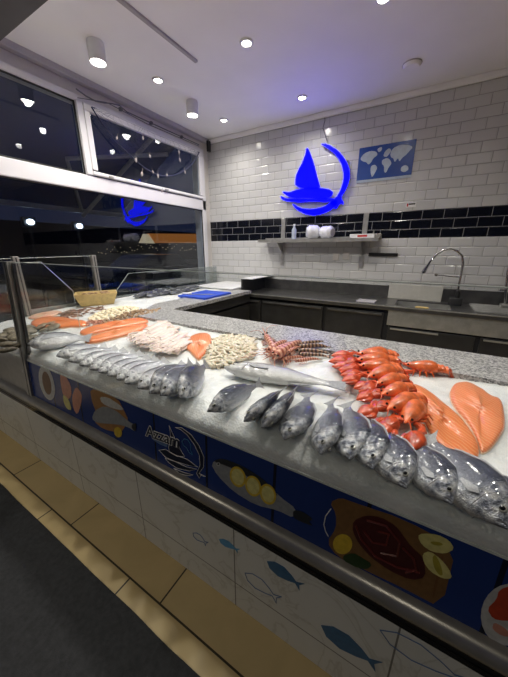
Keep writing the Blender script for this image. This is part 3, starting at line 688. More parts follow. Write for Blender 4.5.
prnt('printed_parsley', [(80, 240), (120, 228), (150, 245), (190, 270), (170, 290), (120, 278), (92, 262)], 'p_green', *Q, lift=.0024)
for wd in ([(354, 168), (372, 158), (425, 162), (470, 184), (488, 215), (455, 232), (405, 224), (370, 200)], [(372, 232), (398, 222), (440, 252), (470, 290), (480, 322), (445, 322), (400, 296), (376, 262)]):
    prnt('printed_lemon', wd, 'p_lemon_pale', *Q, lift=.0026); prnt('printed_rind', [((a - 425) * .35 + 425 if wd[0][0] == 354 else (a - 428) * .35 + 428, (b_ - 195) * .2 + 195 if wd[0][0] == 354 else (b_ - 275) * .75 + 275) for a, b_ in wd], 'p_olive', *Q, lift=.0034)
Q = (254, 490, 2)
prnt('printed_plate', ell(510, 250, 56, 62, .2), 'p_white', *Q, sm=0)
prnt('printed_crab', [(466, 238), (485, 220), (490, 200), (520, 190), (540, 220), (530, 260), (500, 262), (478, 258)], 'p_red', *Q, lift=.002)
prnt('printed_shrimp', [(480, 265), (500, 275), (520, 295), (495, 292), (476, 278)], 'p_pink', *Q, lift=.0022)

# small fish painted on the marble
def bfish(pts, q, m_, solid):
    P_ = [aty(u, v, .6545) for u, v in crop(pts, *q)]
    t = MB()
    if solid: t.prism(P_, (0, -.0012, 0))
    else: t.tube(P_ + P_[:1], .0018, 5)
    part(t, 'painted_fish' if solid else 'painted_fish_outline', M[m_], False, base)
def fishpts(hx, hy, tx, ty, w):
    a = V((hx, hy, 0)); b_ = V((tx, ty, 0)); d = b_ - a; n_ = V((-d.y, d.x, 0)).normalized()
    up_ = [(0, 0), (.15, .75), (.4, 1), (.65, .6), (.82, .16), (1, .75)]
    dn = [(.92, 0), (1, -.75), (.82, -.16), (.65, -.6), (.4, -1), (.15, -.75)]
    return [tuple((a + d * t_ + n_ * w * s_)[:2]) for t_, s_ in up_ + dn]
for hx, hy, tx, ty, w, so, mm in ((193, 533, 207, 544, 3, 0, 'p_outline'), (219, 539, 239, 551, 3.2, 1, 'p_cyan'), (245, 573, 279, 600, 5.5, 0, 'p_outline'), (267, 561, 302, 587, 5.5, 1, 'p_teal'), (321, 625, 379, 667, 8, 1, 'p_teal'), (380, 630, 470, 686, 9, 0, 'p_outline')):
    bfish(fishpts(hx, hy, tx, ty, w), (0, 0, 1), mm, so)

# ------------------------------------------------------------------ ice
def ice_h(x, y, rim=False):
    if y < 1.5 or x > -2.3:
        f_ = max(0, 1 - (y - .70) / .10) if rim else 0
        return .882 + max(0, min(y, 1.5) - .72) * .07 + .012 * noise.noise((x * 3, y * 3, 1)) - .05 * f_ ** 2
    return .938 + .012 * noise.noise((x * 3, y * 3, 1))
def ice_at(u, v, lift=0):
    z = .9
    for _ in range(6):
        p = atz(u, v, z + lift); z = ice_h(p.x, p.y)
    p.z = z; return p
def in_ice(x, y):
    if y < 1.47: return True
    if y < 1.88: return x < -2.02 - (y - 1.50) * .66
    return x < -2.285
bm = bmesh.new(); g = {}
dx = .010
nx = int((XE + 2.99) / dx); ny = int((YB - .02 - .704) / dx)
for i in range(nx + 1):
    for j in range(ny + 1):
        x = -2.99 + i * dx; y = .704 + j * dx
        if not in_ice(x, y): continue
        if y > 1.9 and x > -2.2: continue
        z = ice_h(x, y, True) + (.006 * noise.noise((x * 35, y * 35, 9)) if y < .82 else 0) + .004 * noise.noise((x * 22, y * 22, 3)) + .003 * noise.noise((x * 60, y * 60, 5)) + rnd(-.001, .001)
        g[i, j] = bm.verts.new((x + rnd(-.002, .002), y + rnd(-.002, .002), z))
for (i, j) in list(g):
    k = [(i, j), (i + 1, j), (i + 1, j + 1), (i, j + 1)]
    if all(q in g for q in k): bm.faces.new([g[q] for q in k])
rows = []
for r_, (y, z) in enumerate(((.7005, .818), (.697, .803))):
    rows.append([bm.verts.new((-2.99 + i * dx, y, z + .002 * noise.noise((i * .3, r_, 7)))) for i in range(nx + 1)])
prev = [g[i, 0] for i in range(nx + 1)]
for rw in rows:
    for i in range(nx): bm.faces.new((prev[i], rw[i], rw[i + 1], prev[i + 1]))
    prev = rw
mb = MB(); mb.bm.free(); mb.bm = bm
ice = mb.build('crushed_ice', M['ice'], smooth=True, sharp=180)
tag(ice, 'bed of white crushed ice spread over the counter', 'ice', kind='stuff')

# ------------------------------------------------------------------ fish
def lerp_tab(tab, s):
    for (a, va), (b_, vb) in zip(tab, tab[1:]):
        if s <= b_:
            t = (s - a) / (b_ - a); t = t * t * (3 - 2 * t) * .5 + t * .5
            return va + (vb - va) * t
    return tab[-1][1]
BREAM = dict(stops=1, h=[(0, .05), (.05, .22), (.12, .46), (.22, .77), (.36, 1), (.55, .95), (.75, .66), (.9, .30), (1, .2)], t=[(0, .10), (.08, .42), (.2, .82), (.35, 1), (.6, .8), (.8, .38), (.95, .12), (1, .08)], gill=.24, eye=(.115, .16), fork=.35)
BASS = dict(h=[(0, .08), (.06, .36), (.15, .68), (.3, .96), (.42, 1), (.6, .92), (.8, .58), (.93, .36), (1, .33)], t=[(0, .15), (.08, .5), (.2, .9), (.35, 1), (.6, .85), (.8, .42), (.95, .14), (1, .1)], gill=.25, eye=(.11, .16), fork=.28)
def make_fish(name, sp, hr, tr, skin, label, cat):
    """unit-length fish: head at +x, back at +y, flanks at +-z, centred"""
    root = empty(name, (0, 0, 0), label, cat)
    BL = .87; n = 26; ns = 36
    hh = hr / 2; tt = tr / 2
    def c_y(s): return hh * .10 * math.sin(min(1, s / .4) * PI / 2) - hh * .1
    rings = []
    for i in range(ns + 1):
        s = i / ns; s = s ** 1.25
        h_ = lerp_tab(sp['h'], s) * hh; t_ = lerp_tab(sp['t'], s) * tt
        if s < sp['gill']: t_ *= 1.07
        ring = []
        for k in range(n):
            a = 2 * PI * k / n
            ca, sa = math.cos(a), math.sin(a)
            yy = h_ * ca * (1.06 if ca > 0 else .96); zz = t_ * math.copysign(abs(sa) ** .85, sa)
            gx = 0
            if abs(s - sp['gill']) < .03: gx = -.02 * (1 - abs(ca) ** 2)
            ring.append(V((.5 - s * BL + gx, yy + c_y(s), zz)))
        rings.append(ring)
    body = MB().loft(rings).build('body', skin, root, True, 70)
    # tail fin
    h1 = lerp_tab(sp['h'], 1) * hh; xt = .5 - BL
    f_ = hh * .62; tip = -.5
    pts = [(xt + .03, h1 * .8 + c_y(1)), (xt - .05, h1 * 1.4), (tip, f_), (tip + .02, f_ * .6), (xt - (.17 * (1 - sp['fork'])), 0), (tip + .02, -f_ * .6), (tip, -f_), (xt - .05, -h1 * 1.4), (xt + .03, -h1 * .8 + c_y(1))]
    MB().prism([(x, y, -.004) for x, y in pts], (0, 0, .008)).build('tail_fin', M['tail'], root)
    # dorsal and anal fins
    def fin(s0, s1, up_, nm, hgt):
        top = []; bot = []
        for i in range(9):
            s = s0 + (s1 - s0) * i / 8; h_ = lerp_tab(sp['h'], s) * hh * (1.06 if up_ > 0 else .96)
            x = .5 - s * BL
            bot.append((x, up_ * h_ * .9 + c_y(s)))
            top.append((x - .02, up_ * (h_ + hgt * math.sin(PI * (.12 + .8 * i / 8)) * (1 - .12 * (i % 2))) + c_y(s)))
        MB().prism([(x, y, -.003) for x, y in bot + top[::-1]], (0, 0, .006)).build(nm, M['tail'], root)
    fin(.32, .82, 1, 'dorsal_fin', .016 if sp is BREAM else .014); fin(.66, .84, -1, 'anal_fin', .018)
    for sg_ in (1, -1):
        x = .5 - (sp['gill'] + .02) * BL; z = sg_ * tt * .93
        pts = [(x, -hh * .12), (x - .05, hh * .0), (x - .17, -hh * .18), (x - .16, -hh * .30), (x - .05, -hh * .34)]
        t = MB(); t.prism([(px_, py_, z + sg_ * .006 - (.003)) for px_, py_ in pts], (0, 0, .006)); t.build('pectoral_fin', M['tail'], root)
        ex = .5 - sp['eye'][0] * BL; ey = hh * sp['eye'][1]; ez = sg_ * (lerp_tab(sp['t'], sp['eye'][0]) * tt * 1.0)
        er = .021 if sp is BREAM else .017
        rg = MB().ball((ex, ey, ez * .94), (er * 1.45, er * 1.45, er * .75), 14, 8).build('eye', M['eye_ring'], root, True)
        pu = MB().ball((ex, ey, ez * .94 + sg_ * er * .42), (er, er, er * .55), 12, 8).build('pupil', M['eye'], rg, True)
        t = MB(); gx = .5 - sp['gill'] * BL
        t.tube([(gx - .0 + .03 * abs(a), a * hh * .75 + c_y(sp['gill']), sg_ * tt * .99 * math.sqrt(max(.05, 1 - (a * .78) ** 2))) for a in (-.9, -.6, -.3, 0, .3, .6, .85)], .0022, 5)
        t.build('gill_slit', M['mouth'], root, True)
        t = MB(); t.tube([(.497, -hh * .02, sg_ * .004), (.475, -hh * .07, sg_ * tt * .24), (.445, -hh * .14, sg_ * tt * .43)], .0045, 5); t.build('mouth', M['mouth'], root, True)
    return root
bream = make_fish('sea_bream', BREAM, .47, .20, M['bream'], 'x', 'fish')
bass = make_fish('sea_bass', BASS, .40, .20, M['bass'], 'x', 'fish')
def put_fish(proto, used, head, tail, roll, flip, hr, tr, label, group, hs=1.0, sink=.004, extra=0):
    a = ice_at(*head, lift=.03); b_ = ice_at(*tail, lift=.02)
    L = (a - b_).length; hr *= hs
    x = (a - b_).normalized(); z = V((0, 0, 1)); z = (z - x * z.dot(x)).normalized(); y = z.cross(x)
    away = V((a.x, a.y, 0)).normalized() if flip else V((.6, .8, 0))
    if y.dot(away) < 0: y = -y
    r = roll
    yd = y * math.cos(r) + z * math.sin(r); zd = x.cross(yd)
    mid = (a + b_) / 2
    # rest on the lowest point of the tilted cross section (fattest part)
    hz = math.hypot(hr / 2 * L * math.sin(r), tr / 2 * L * math.cos(r))
    fat = (a * .62 + b_ * .38)
    mid.z = max(ice_h(fat.x, fat.y), (a.z + b_.z) / 2) + hz - sink + extra
    mtx = Matrix((x * L, yd * L * hs, zd * L)).transposed().to_4x4(); mtx.translation = mid
    if proto.name not in used:
        used.add(proto.name); o = proto; o.matrix_world = mtx; o['label'] = label; o['group'] = group
    else: o = dup(proto, mtx, label, group)
    return o
used = set()
R = math.radians
LR = [((29, 345), (92, 341), 22, 1), ((56, 355), (107, 346), 24, 1), ((68, 360), (118, 349), 24, 1), ((79, 364), (127, 351), 24, 1), ((89, 368), (136, 353), 24, 1), ((98, 371), (143, 354), 24, 1), ((107, 374), (150, 357), 24, 1), ((116, 378), (158, 359), 24, 1), ((124, 382), (168, 361), 24, 1), ((137, 387), (186, 365), 22, 1)]
for i, (h_, t_, rl, fl) in enumerate(LR):
    lab = 'large silver sea bass lying alone beside the glass post' if i == 0 else ORD[i - 1] + ' silver sea bass of the overlapping row, counted from the glass post'
    put_fish(bass, used, h_, t_, R(rl), fl, .40, .20, lab, 'sea bass in the front row on ice')
LB = [((149, 395), (193, 367), 46, 1, 'leftmost of three dark grey breams ending the bass row'), ((160, 397), (201, 369), 46, 1, 'middle of three dark grey breams ending the bass row'), ((179, 401), (208, 369), 62, 1, 'rightmost of three dark grey breams ending the bass row')]
RB = [((207, 412), (262, 386), 60, 1, 'blue grey bream lying apart, leftmost of the right hand row'), ((245, 425), (286, 393), 52, 0, 'narrow dark bream, second in the right hand row'), ((263, 432), (297, 393), 52, 0, 'narrow dark bream, third in the right hand row'),
      ((286, 440), (309, 396), 25, 0, 'broad silver bream with pale head, fourth in the right hand row'), ((322, 456), (331, 404), 40, 0, 'upright grey bream, fifth in the right hand row'), ((352, 461), (346, 406), 30, 0, 'bluish bream in front of the lobster claws, sixth in the row'),
      ((374, 470), (359, 414), 36, 0, 'bluish bream tucked behind its neighbour, seventh in the row'), ((408, 488), (370, 424), 28, 0, 'large silver bream under the lowest lobster claw'), ((454, 503), (400, 436), 28, 0, 'large silver bream below the first salmon fillet'),
      ((510, 530), (424, 440), 28, 0, 'biggest bream cut off by the right edge of the view'), ((560, 545), (468, 462), 26, 0, 'last bream, mostly outside the right edge of the view')]
for h_, t_, rl, fl, lab in LB: put_fish(bream, used, h_, t_, R(rl), fl, .47, .20, lab, 'sea breams at the front edge of the ice', .85)
for k, (h_, t_, rl, fl, lab) in enumerate(RB): put_fish(bream, used, h_, t_, R(rl), fl, .47, .20, lab, 'sea breams at the front edge of the ice', (.68, 1, 1, .95, .85, .95, .95, 1, 1, 1, 1)[k])
bigb = make_fish('sea_bass', BASS, .20, .13, M['bigbass'], 'long pale silver bass lying full length behind the breams', 'fish')
put_fish(bigb, set(), (225, 369), (347, 391), R(8), 1, .20, .13, 'long pale silver bass lying full length behind the breams', 'single long bass')

# dark fish on the far leg of the counter
dk = make_fish('dark_fish', BASS, .24, .10, M['dark_fish'], 'x', 'fish'); used = set()
for i, (h_, t_) in enumerate((((134, 297), (160, 291)), ((146, 296), (168, 291)), ((158, 294), (180, 290)), ((170, 293), (190, 288)), ((180, 291), (200, 287)), ((152, 292), (172, 288)), ((176, 288), (208, 286)))):
    put_fish(dk, used, h_, t_, R(12), i % 2, .24, .10, ORD[i] + ' dark fish from the tray on the far ice by the window', 'dark fish on the far ice')

# ------------------------------------------------------------------ salmon
def fillet(name, px_pts, label, m_, thick=.028, lift=0, inset=.6, grp='salmon fillets on ice'):
    pts = [ice_at(u, v, .015) for u, v in smooth_poly(px_pts, 2)]
    c = sum(pts, V()) / len(pts)
    base_z = max(ice_h(p.x, p.y) for p in pts)
    root = empty(name, (c.x, c.y, c.z), label, 'fish fillet', grp)
    rings = []
    for fr, zz in ((.97, .0), (1.0, .28), (.985, .55), (.93, .78), (.8, .93), (.55, 1.0), (.25, 1.0), (.02, .98)):
        rings.append([V(((p.x - c.x) * fr, (p.y - c.y) * fr, (p.z - c.z) + thick * zz + lift + .004 * noise.noise((p.x * 14, p.y * 14, fr)) * zz)) for p in pts])
    MB().loft(rings).build('flesh', M[m_], root, True, 75)
    rings = [[V(((p.x - c.x) * fr, (p.y - c.y) * fr, (p.z - c.z) + zz + lift)) for p in pts] for fr, zz in ((.99, -.004), (1.012, .001), (1.006, .006), (.95, .008))]
    MB().loft(rings).build('skin', M['skin_edge'], root, True)
    return root
c2 = lambda P_: crop(P_, 254, 320, 2)
fillet('salmon_fillet', c2([(308, 124), (330, 128), (370, 156), (400, 182), (430, 212), (452, 250), (450, 274), (425, 274), (390, 260), (362, 240), (345, 205), (325, 165)]), 'large bright salmon fillet right of the lobsters, near one', 'salmon', .024)
fillet('salmon_fillet', c2([(400, 124), (428, 120), (455, 134), (475, 150), (496, 155), (503, 190), (503, 215), (485, 240), (470, 258), (456, 262), (450, 240), (432, 205), (402, 172), (390, 146)]), 'broad pale salmon fillet nearest the right end of the ice', 'salmon_pale', .022)
fillet('salmon_fillet', crop([(118, 138), (150, 106), (190, 88), (235, 90), (243, 118), (235, 150), (215, 165), (190, 194), (168, 172), (150, 152)], 150, 310, 3.908), 'short salmon piece between the squid and the peeled shrimp', 'salmon', .024)
c8 = lambda P_: crop(P_, 20, 295, 3.63)
fillet('salmon_fillet', c8([(208, 134), (260, 114), (330, 99), (400, 90), (440, 82), (472, 94), (440, 106), (380, 116), (320, 126), (240, 146)]), 'back one of two orange salmon sides left of the squid', 'salmon', .03)
fillet('salmon_fillet', c8([(232, 162), (300, 140), (390, 120), (472, 100), (445, 128), (360, 150), (290, 168), (240, 174)]), 'front one of two orange salmon sides left of the squid', 'salmon', .03)
fillet('salmon_fillet', c8([(35, 96), (80, 80), (140, 80), (200, 90), (250, 98), (235, 112), (180, 113), (100, 119), (45, 116)]), 'salmon side seen through the glass beside the corner post', 'salmon', .03)
fillet('white_fillet', c8([(20, 82), (60, 66), (130, 54), (160, 60), (120, 72), (60, 84)]), 'pale pinkish fillet at the far window end of the ice', 'pale_fillet', .02, grp='white fillets on ice')

# ------------------------------------------------------------------ crustaceans
def make_lobster():
    root = empty('lobster', (0, 0, 0), 'x', 'lobster')
    n = 18
    def loft_x(tab, nm, m_, zc=0, parent=root):
        rings = [[V((x, wy * math.cos(2 * PI * k / n), zc_ + (hz if math.sin(2 * PI * k / n) > 0 else hz * .55) * math.sin(2 * PI * k / n))) for k in range(n)] for x, wy, hz, zc_ in tab]
        return MB().loft(rings).build(nm, m_, parent, True, 60)
    loft_x([(.055, .001, .001, .008), (.045, .006, .006, .008), (.030, .015, .014, .006), (.01, .022, .022, .003), (-.015, .027, .027, .002), (-.035, .028, .028, .001), (-.05, .024, .023, 0), (-.056, .015, .014, -.002)], 'carapace', M['lobster'])
    tab = []
    for i in range(7):
        a = i * .33; w = .022 - .0012 * i; cx = -.05 - .045 * math.sin(a); cz = -.024 * (1 - math.cos(a))
        for q, ww in ((0, .9), (.5, 1.0), (.9, 1.0)): 
            tab.append((cx - .009 * q, w * ww, w * .8 * ww, cz))
    tab.sort(key=lambda t: -t[0]); loft_x(tab, 'abdomen', M['lobster'])
    t = MB()
    for a in (-.6, -.3, 0, .3, .6): t.ball((-.108 - .008 * math.cos(a), .018 * math.sin(a) * 1.4, -.03), (.016, .007, .003), 10, 6, Matrix.Rotation(a, 3, 'Z'))
    t.build('tail_fan', M['lobster_claw'], root, True)
    for sg_ in (1, -1):
        t = MB(); t.tube([(.020, sg_ * .016, -.006), (.034, sg_ * .034, -.004), (.048, sg_ * .036, -.004), (.062, sg_ * .030, -.004)], [.007, .008, .009, .007], 8); ar = t.build('claw', M['lobster_claw'], root, True)
        t = MB(); tabc = [(.056, .008, .007), (.068, .018, .013), (.082, .022, .016), (.096, .019, .013), (.108, .012, .009), (.120, .004, .004), (.124, .001, .001)]
        rings = [[V((x, sg_ * (.030 + .004 * math.sin((x - .056) * 30)) + w * math.cos(2 * PI * k / 14), -.004 + hz * math.sin(2 * PI * k / 14))) for k in range(14)] for x, w, hz in tabc]
        t.loft(rings); t.build('pincer', M['lobster_claw'], ar, True)
        t = MB(); t.tube([(.086, sg_ * .012, -.003), (.100, sg_ * .009, -.002), (.112, sg_ * .015, -.002), (.119, sg_ * .022, -.002)], [.008, .007, .005, .001], 8); t.build('thumb', M['lobster_claw'], ar, True)
        for q in range(4):
            x = .015 - q * .014; t = MB(); t.tube([(x, sg_ * .018, -.008), (x + .008 - q * .004, sg_ * .034, .0), (x + .014 - q * .008, sg_ * .044, -.016)], [.004, .0032, .0012], 6); t.build('leg', M['lobster_leg'], root, True)
        t = MB(); t.tube([(.046, sg_ * .005, .010), (.065, sg_ * .012, .02), (.08, sg_ * .02, .012), (.092, sg_ * .03, .002)], [.002, .0015, .001, .0006], 5); t.build('antenna', M['lobster_claw'], root, True)
        MB().ball((.040, sg_ * .011, .015), .0035, 8, 6).build('eye', M['eye'], root, True)
    return root
lob = make_lobster(); first = True
def frame(a, b_, s, lift, tilt=0, roll=0, z0=None):
    """matrix: origin at midpoint of ground points a (head) and b_, x towards head"""
    x = (a - b_); x.z = 0; x.normalize(); z = V((0, 0, 1)); y = z.cross(x)
    mt = Matrix((x, y, z)).transposed().to_4x4() @ Matrix.Rotation(tilt, 4, 'Y') @ Matrix.Rotation(roll, 4, 'X') @ Matrix.Scale(s, 4)
    c = (a + b_) / 2; c.z = max(a.z, b_.z) + lift if z0 is None else z0
    return Matrix.Translation(c) @ mt
c7 = lambda P_: crop(P_, 330, 345, 4.417)
LOBS = [([(110, 58), (250, 42)], 1.05, .018, 'rearmost lobster of the pile, lying along the granite edge'), ([(105, 84), (255, 68)], 1.05, .026, 'second lobster from the granite edge, claws pointing left'),
        ([(115, 108), (262, 96)], 1.05, .028, 'third lobster from the granite edge with long outstretched claws'), ([(160, 160), (275, 118)], 1.12, .040, 'fourth lobster down from the granite edge'), ([(195, 190), (305, 150)], 1.12, .048, 'fifth lobster down, in the middle of the pile'),
        ([(215, 236), (332, 192)], 1.12, .052, 'sixth lobster down, with a round bright back'), ([(240, 300), (372, 242)], 1.15, .055, 'seventh lobster down, just above the front breams'), ([(325, 365), (385, 268)], 1.15, .050, 'frontmost lobster of the pile beside the salmon fillet'),
        ([(318, 92), (476, 112)], 1.1, .020, 'single lobster lying right of the pile along the granite')]
for k, (pr, s, lift, lab) in enumerate(LOBS):
    (h_, t_) = c7(pr); a = ice_at(*h_, lift=lift); b_ = ice_at(*t_, lift=lift)
    L = (a - b_).length
    mt = frame(a, b_, L / .105 * (.92 if k < 4 or k == 8 else .84), lift, tilt=.06 if k > 2 else 0)
    if first: lob.matrix_world = mt; lob['label'] = lab; lob['group'] = 'cooked lobsters'; first = False
    else: dup(lob, mt, lab, 'cooked lobsters')

def make_prawn(m_, name):
    root = empty(name, (0, 0, 0), 'x', 'prawn'); n = 12
    rings = []
    tab = [(.10, .001), (.088, .006), (.07, .011), (.05, .0135), (.03, .0135), (.012, .0125), (-.006, .0115), (-.024, .0105), (-.042, .009), (-.06, .007), (-.072, .004)]
    for i, (x, r_) in enumerate(tab):
        zc = -.0 - 2.2 * max(0, -x) ** 2 - .8 * max(0, x - .04) ** 2
        for off, kk in ((.0, 1.0), (-.006, .93)) if 2 < i < 10 else ((0, 1),):
            rings.append([V((x + off, r_ * kk * .85 * math.cos(2 * PI * k / n), zc + r_ * kk * math.sin(2 * PI * k / n))) for k in range(n)])
    MB().loft(rings).build('body', m_, root, True, 60)
    t = MB()
    for a in (-.5, -.17, .17, .5): t.ball((-.082, .010 * math.sin(a * 1.8), -.012), (.014, .004, .002), 8, 6, Matrix.Rotation(-a, 3, 'Z'))
    t.build('tail_fan', M['prawn_dark'], root, True)
    t = MB(); t.tube([(.085, 0, .006), (.105, 0, .012), (.125, 0, .020)], [.003, .002, .0005], 5); t.build('rostrum', m_, root, True)
    for sg_ in (1, -1):
        for q in range(4):
            x = .06 - q * .013; t = MB(); t.tube([(x, sg_ * .008, -.008), (x + .012, sg_ * .022, -.014), (x + .03, sg_ * .028, -.02)], [.002, .0016, .0006], 5); t.build('leg', M['prawn'], root, True)
        t = MB(); t.tube([(.09, sg_ * .004, .002), (.12, sg_ * .015, .012), (.15, sg_ * .035, .006), (.165, sg_ * .06, -.004)], [.0014, .001, .0008, .0004], 4); t.build('antenna', M['prawn'], root, True)
        MB().ball((.086, sg_ * .007, .005), .0032, 8, 6).build('eye', M['eye'], root, True)
    return root
pk = make_prawn(M['prawn'], 'red_prawn'); pd = make_prawn(M['prawn_dark'], 'tiger_prawn')
c6 = lambda P_: crop(P_, 255, 325, 5.347)
PR = [([(60, 60), (110, 160)], .030, 'pale prawn standing at the left end of the prawn pile'), ([(75, 150), (170, 75)], .022, 'red prawn leaning over the left of the prawn pile'), ([(100, 165), (215, 85)], .028, 'red prawn across the middle of the prawn pile'), ([(120, 180), (250, 75)], .036, 'longest red prawn on top of the prawn pile'),
      ([(150, 185), (260, 165)], .018, 'front left red prawn lying flat on the ice'), ([(235, 195), (340, 175)], .018, 'front right red prawn lying flat on the ice'), ([(180, 150), (240, 110)], .046, 'short red prawn topping the prawn pile')]
for k, (pr, lift, lab) in enumerate(PR):
    (h_, t_) = c6(pr); a = ice_at(*h_, lift=lift); b_ = ice_at(*t_, lift=lift); mt = frame(a, b_, max(.8, (a - b_).length / .145), lift, roll=rnd(-.3, .3))
    if k == 0: pk.matrix_world = mt; pk['label'] = lab; pk['group'] = 'red prawns'
    else: dup(pk, mt, lab, 'red prawns')
PR = [([(250, 100), (380, 85)], .020, 'rear dark striped tiger prawn against the granite'), ([(245, 120), (385, 105)], .034, 'upper dark striped tiger prawn of the prawn pile'), ([(240, 140), (390, 140)], .024, 'middle dark striped tiger prawn of the prawn pile'), ([(250, 160), (385, 160)], .018, 'front dark striped tiger prawn of the prawn pile')]
for k, (pr, lift, lab) in enumerate(PR):
    (h_, t_) = c6(pr); a = ice_at(*h_, lift=lift); b_ = ice_at(*t_, lift=lift); mt = frame(a, b_, max(.8, (a - b_).length / .145), lift, roll=rnd(-.3, .3))
    if k == 0: pd.matrix_world = mt; pd['label'] = lab; pd['group'] = 'tiger prawns'
    else: dup(pd, mt, lab, 'tiger prawns')

# ------------------------------------------------------------------ heaps: peeled shrimp, squid, shellfish
def outline_pts(px_pts, n, minz=0):
    """n random points inside an outline measured on the ice"""
    P_ = [ice_at(u, v, .012) for u, v in px_pts]; xs = [p.x for p in P_]; ys = [p.y for p in P_]
    cx_, cy_ = sum(xs) / len(xs), sum(ys) / len(ys); out = []
    def inside(x, y):
        c = False
        for i in range(len(P_)):
            a, b_ = P_[i], P_[i - 1]
            if (a.y > y) != (b_.y > y) and x < (b_.x - a.x) * (y - a.y) / (b_.y - a.y) + a.x: c = not c
        return c
    tries = 0; d = math.sqrt((max(xs) - min(xs)) * (max(ys) - min(ys)) / n) * .72
    while len(out) < n and tries < 60000:
        tries += 1
        x, y = rnd(min(xs), max(xs)), rnd(min(ys), max(ys))
        if not inside(x, y): continue
        dd = d * (1 if tries < 30000 else .6)
        if any((x - q[0]) ** 2 + (y - q[1]) ** 2 < dd * dd for q in out): continue
        ed = math.hypot((x - cx_) / (max(xs) - min(xs)), (y - cy_) / (max(ys) - min(ys))) * 2
        out.append((x, y, max(0, 1 - ed)))
    return out
def heap(proto, pts, label, group, s0, s1, rise, flat=.5, base=.006):
    for k, (x, y, c) in enumerate(pts):
        mt = Matrix.Translation((x, y, ice_h(x, y) + base + rise * c)) @ Matrix.Rotation(rnd(0, 6.28), 4, 'Z') @ Matrix.Rotation(rnd(-flat, flat), 4, 'X') @ Matrix.Rotation(rnd(-flat, flat), 4, 'Y') @ Matrix.Scale(rnd(s0, s1), 4)
        if k == 0: proto.matrix_world = mt; proto['label'] = label; proto['group'] = group
        else: dup(proto, mt, label, group)
def make_peeled():
    t = MB(); n = 10; rings = []
    for i in range(11):
        u = i / 10; a = -1.5 + u * 3.0; r_ = .0085 * (math.sin(PI * (.12 + .8 * (1 - u))) ** .7)
        c = V((.022 * math.sin(a), .022 * math.cos(a) - .012, 0)); d = V((math.sin(a), math.cos(a), 0))
        rings.append([c + d * r_ * math.cos(2 * PI * k / n) + V((0, 0, 1)) * r_ * math.sin(2 * PI * k / n) for k in range(n)])
    o = t.loft(rings).build('peeled_shrimp', M['peeled'], smooth=True, sharp=80); tag(o, 'x', 'shrimp'); return o
sh_ = make_peeled()
Cs = lambda P_: crop(P_, 200, 320, 3.908)
heap(sh_, outline_pts(Cs([(20, 160), (45, 110), (60, 75), (105, 58), (160, 62), (205, 75), (215, 110), (205, 140), (140, 160), (100, 178), (50, 182)]), 230), 'pale peeled shrimp in the heap behind the long bass', 'heap of peeled shrimp', 1.0, 1.3, .03, .35, .010)

def make_squid():
    root = empty('squid', (0, 0, 0), 'x', 'squid'); n = 12
    tab = [(.11, .001), (.10, .006), (.07, .011), (.03, .013), (-.01, .013), (-.035, .012)]
    MB().loft([[V((x, r_ * 1.15 * math.cos(2 * PI * k / n), r_ * .75 * math.sin(2 * PI * k / n))) for k in range(n)] for x, r_ in tab]).build('mantle', M['squid'], root, True)
    MB().prism([(.105, 0, -.001), (.075, .026, -.001), (.055, .010, -.001), (.055, -.010, -.001), (.075, -.026, -.001)], (0, 0, .003)).build('fin', M['squid'], root)
    MB().ball((-.043, 0, 0), (.014, .010, .008), 10, 8).build('head', M['squid'], root, True)
    for q in range(6):
        y = (q - 2.5) * .0035; t = MB(); t.tube([(-.05, y, 0), (-.075, y * 2 + rnd(-.004, .004), rnd(-.003, .004)), (-.095, y * 2.6 + rnd(-.006, .006), rnd(-.002, .006)), (-.11, y * 2.2 + rnd(-.01, .01), .002)], [.0035, .003, .0022, .0008], 6); t.build('tentacle', M['squid'], root, True)
    return root
sq = make_squid()
Cq = lambda P_: crop(P_, 100, 310, 5.08)
SQ = []
for i in range(34):
    t_ = i / 33
    sx_, sy_ = 140 + 205 * t_ + rnd(-14, 14), 192 + 52 * t_ + rnd(-9, 9)
    k_ = rnd(.62, .8); o_ = rnd(0, .3)
    dx_, dy_ = 205 - 70 * t_, -138 + 40 * t_
    SQ.append(((sx_ + dx_ * (k_ + o_), sy_ + dy_ * (k_ + o_)), (sx_ + dx_ * o_, sy_ + dy_ * o_), .010 + .008 * (i % 3)))
for k, (h_, t_, lift) in enumerate(SQ):
    (h2, t2) = Cq([h_, t_]); a = ice_at(*h2, lift=lift); b_ = ice_at(*t2, lift=lift); mt = frame(a, b_, (a - b_).length / .20, lift, roll=rnd(-.3, .3))
    if k == 0: sq.matrix_world = mt; sq['label'] = 'slender pale squid in the patch between the salmon sides'; sq['group'] = 'patch of pale squid'
    else: dup(sq, mt, 'slender pale squid in the patch between the salmon sides', 'patch of pale squid')

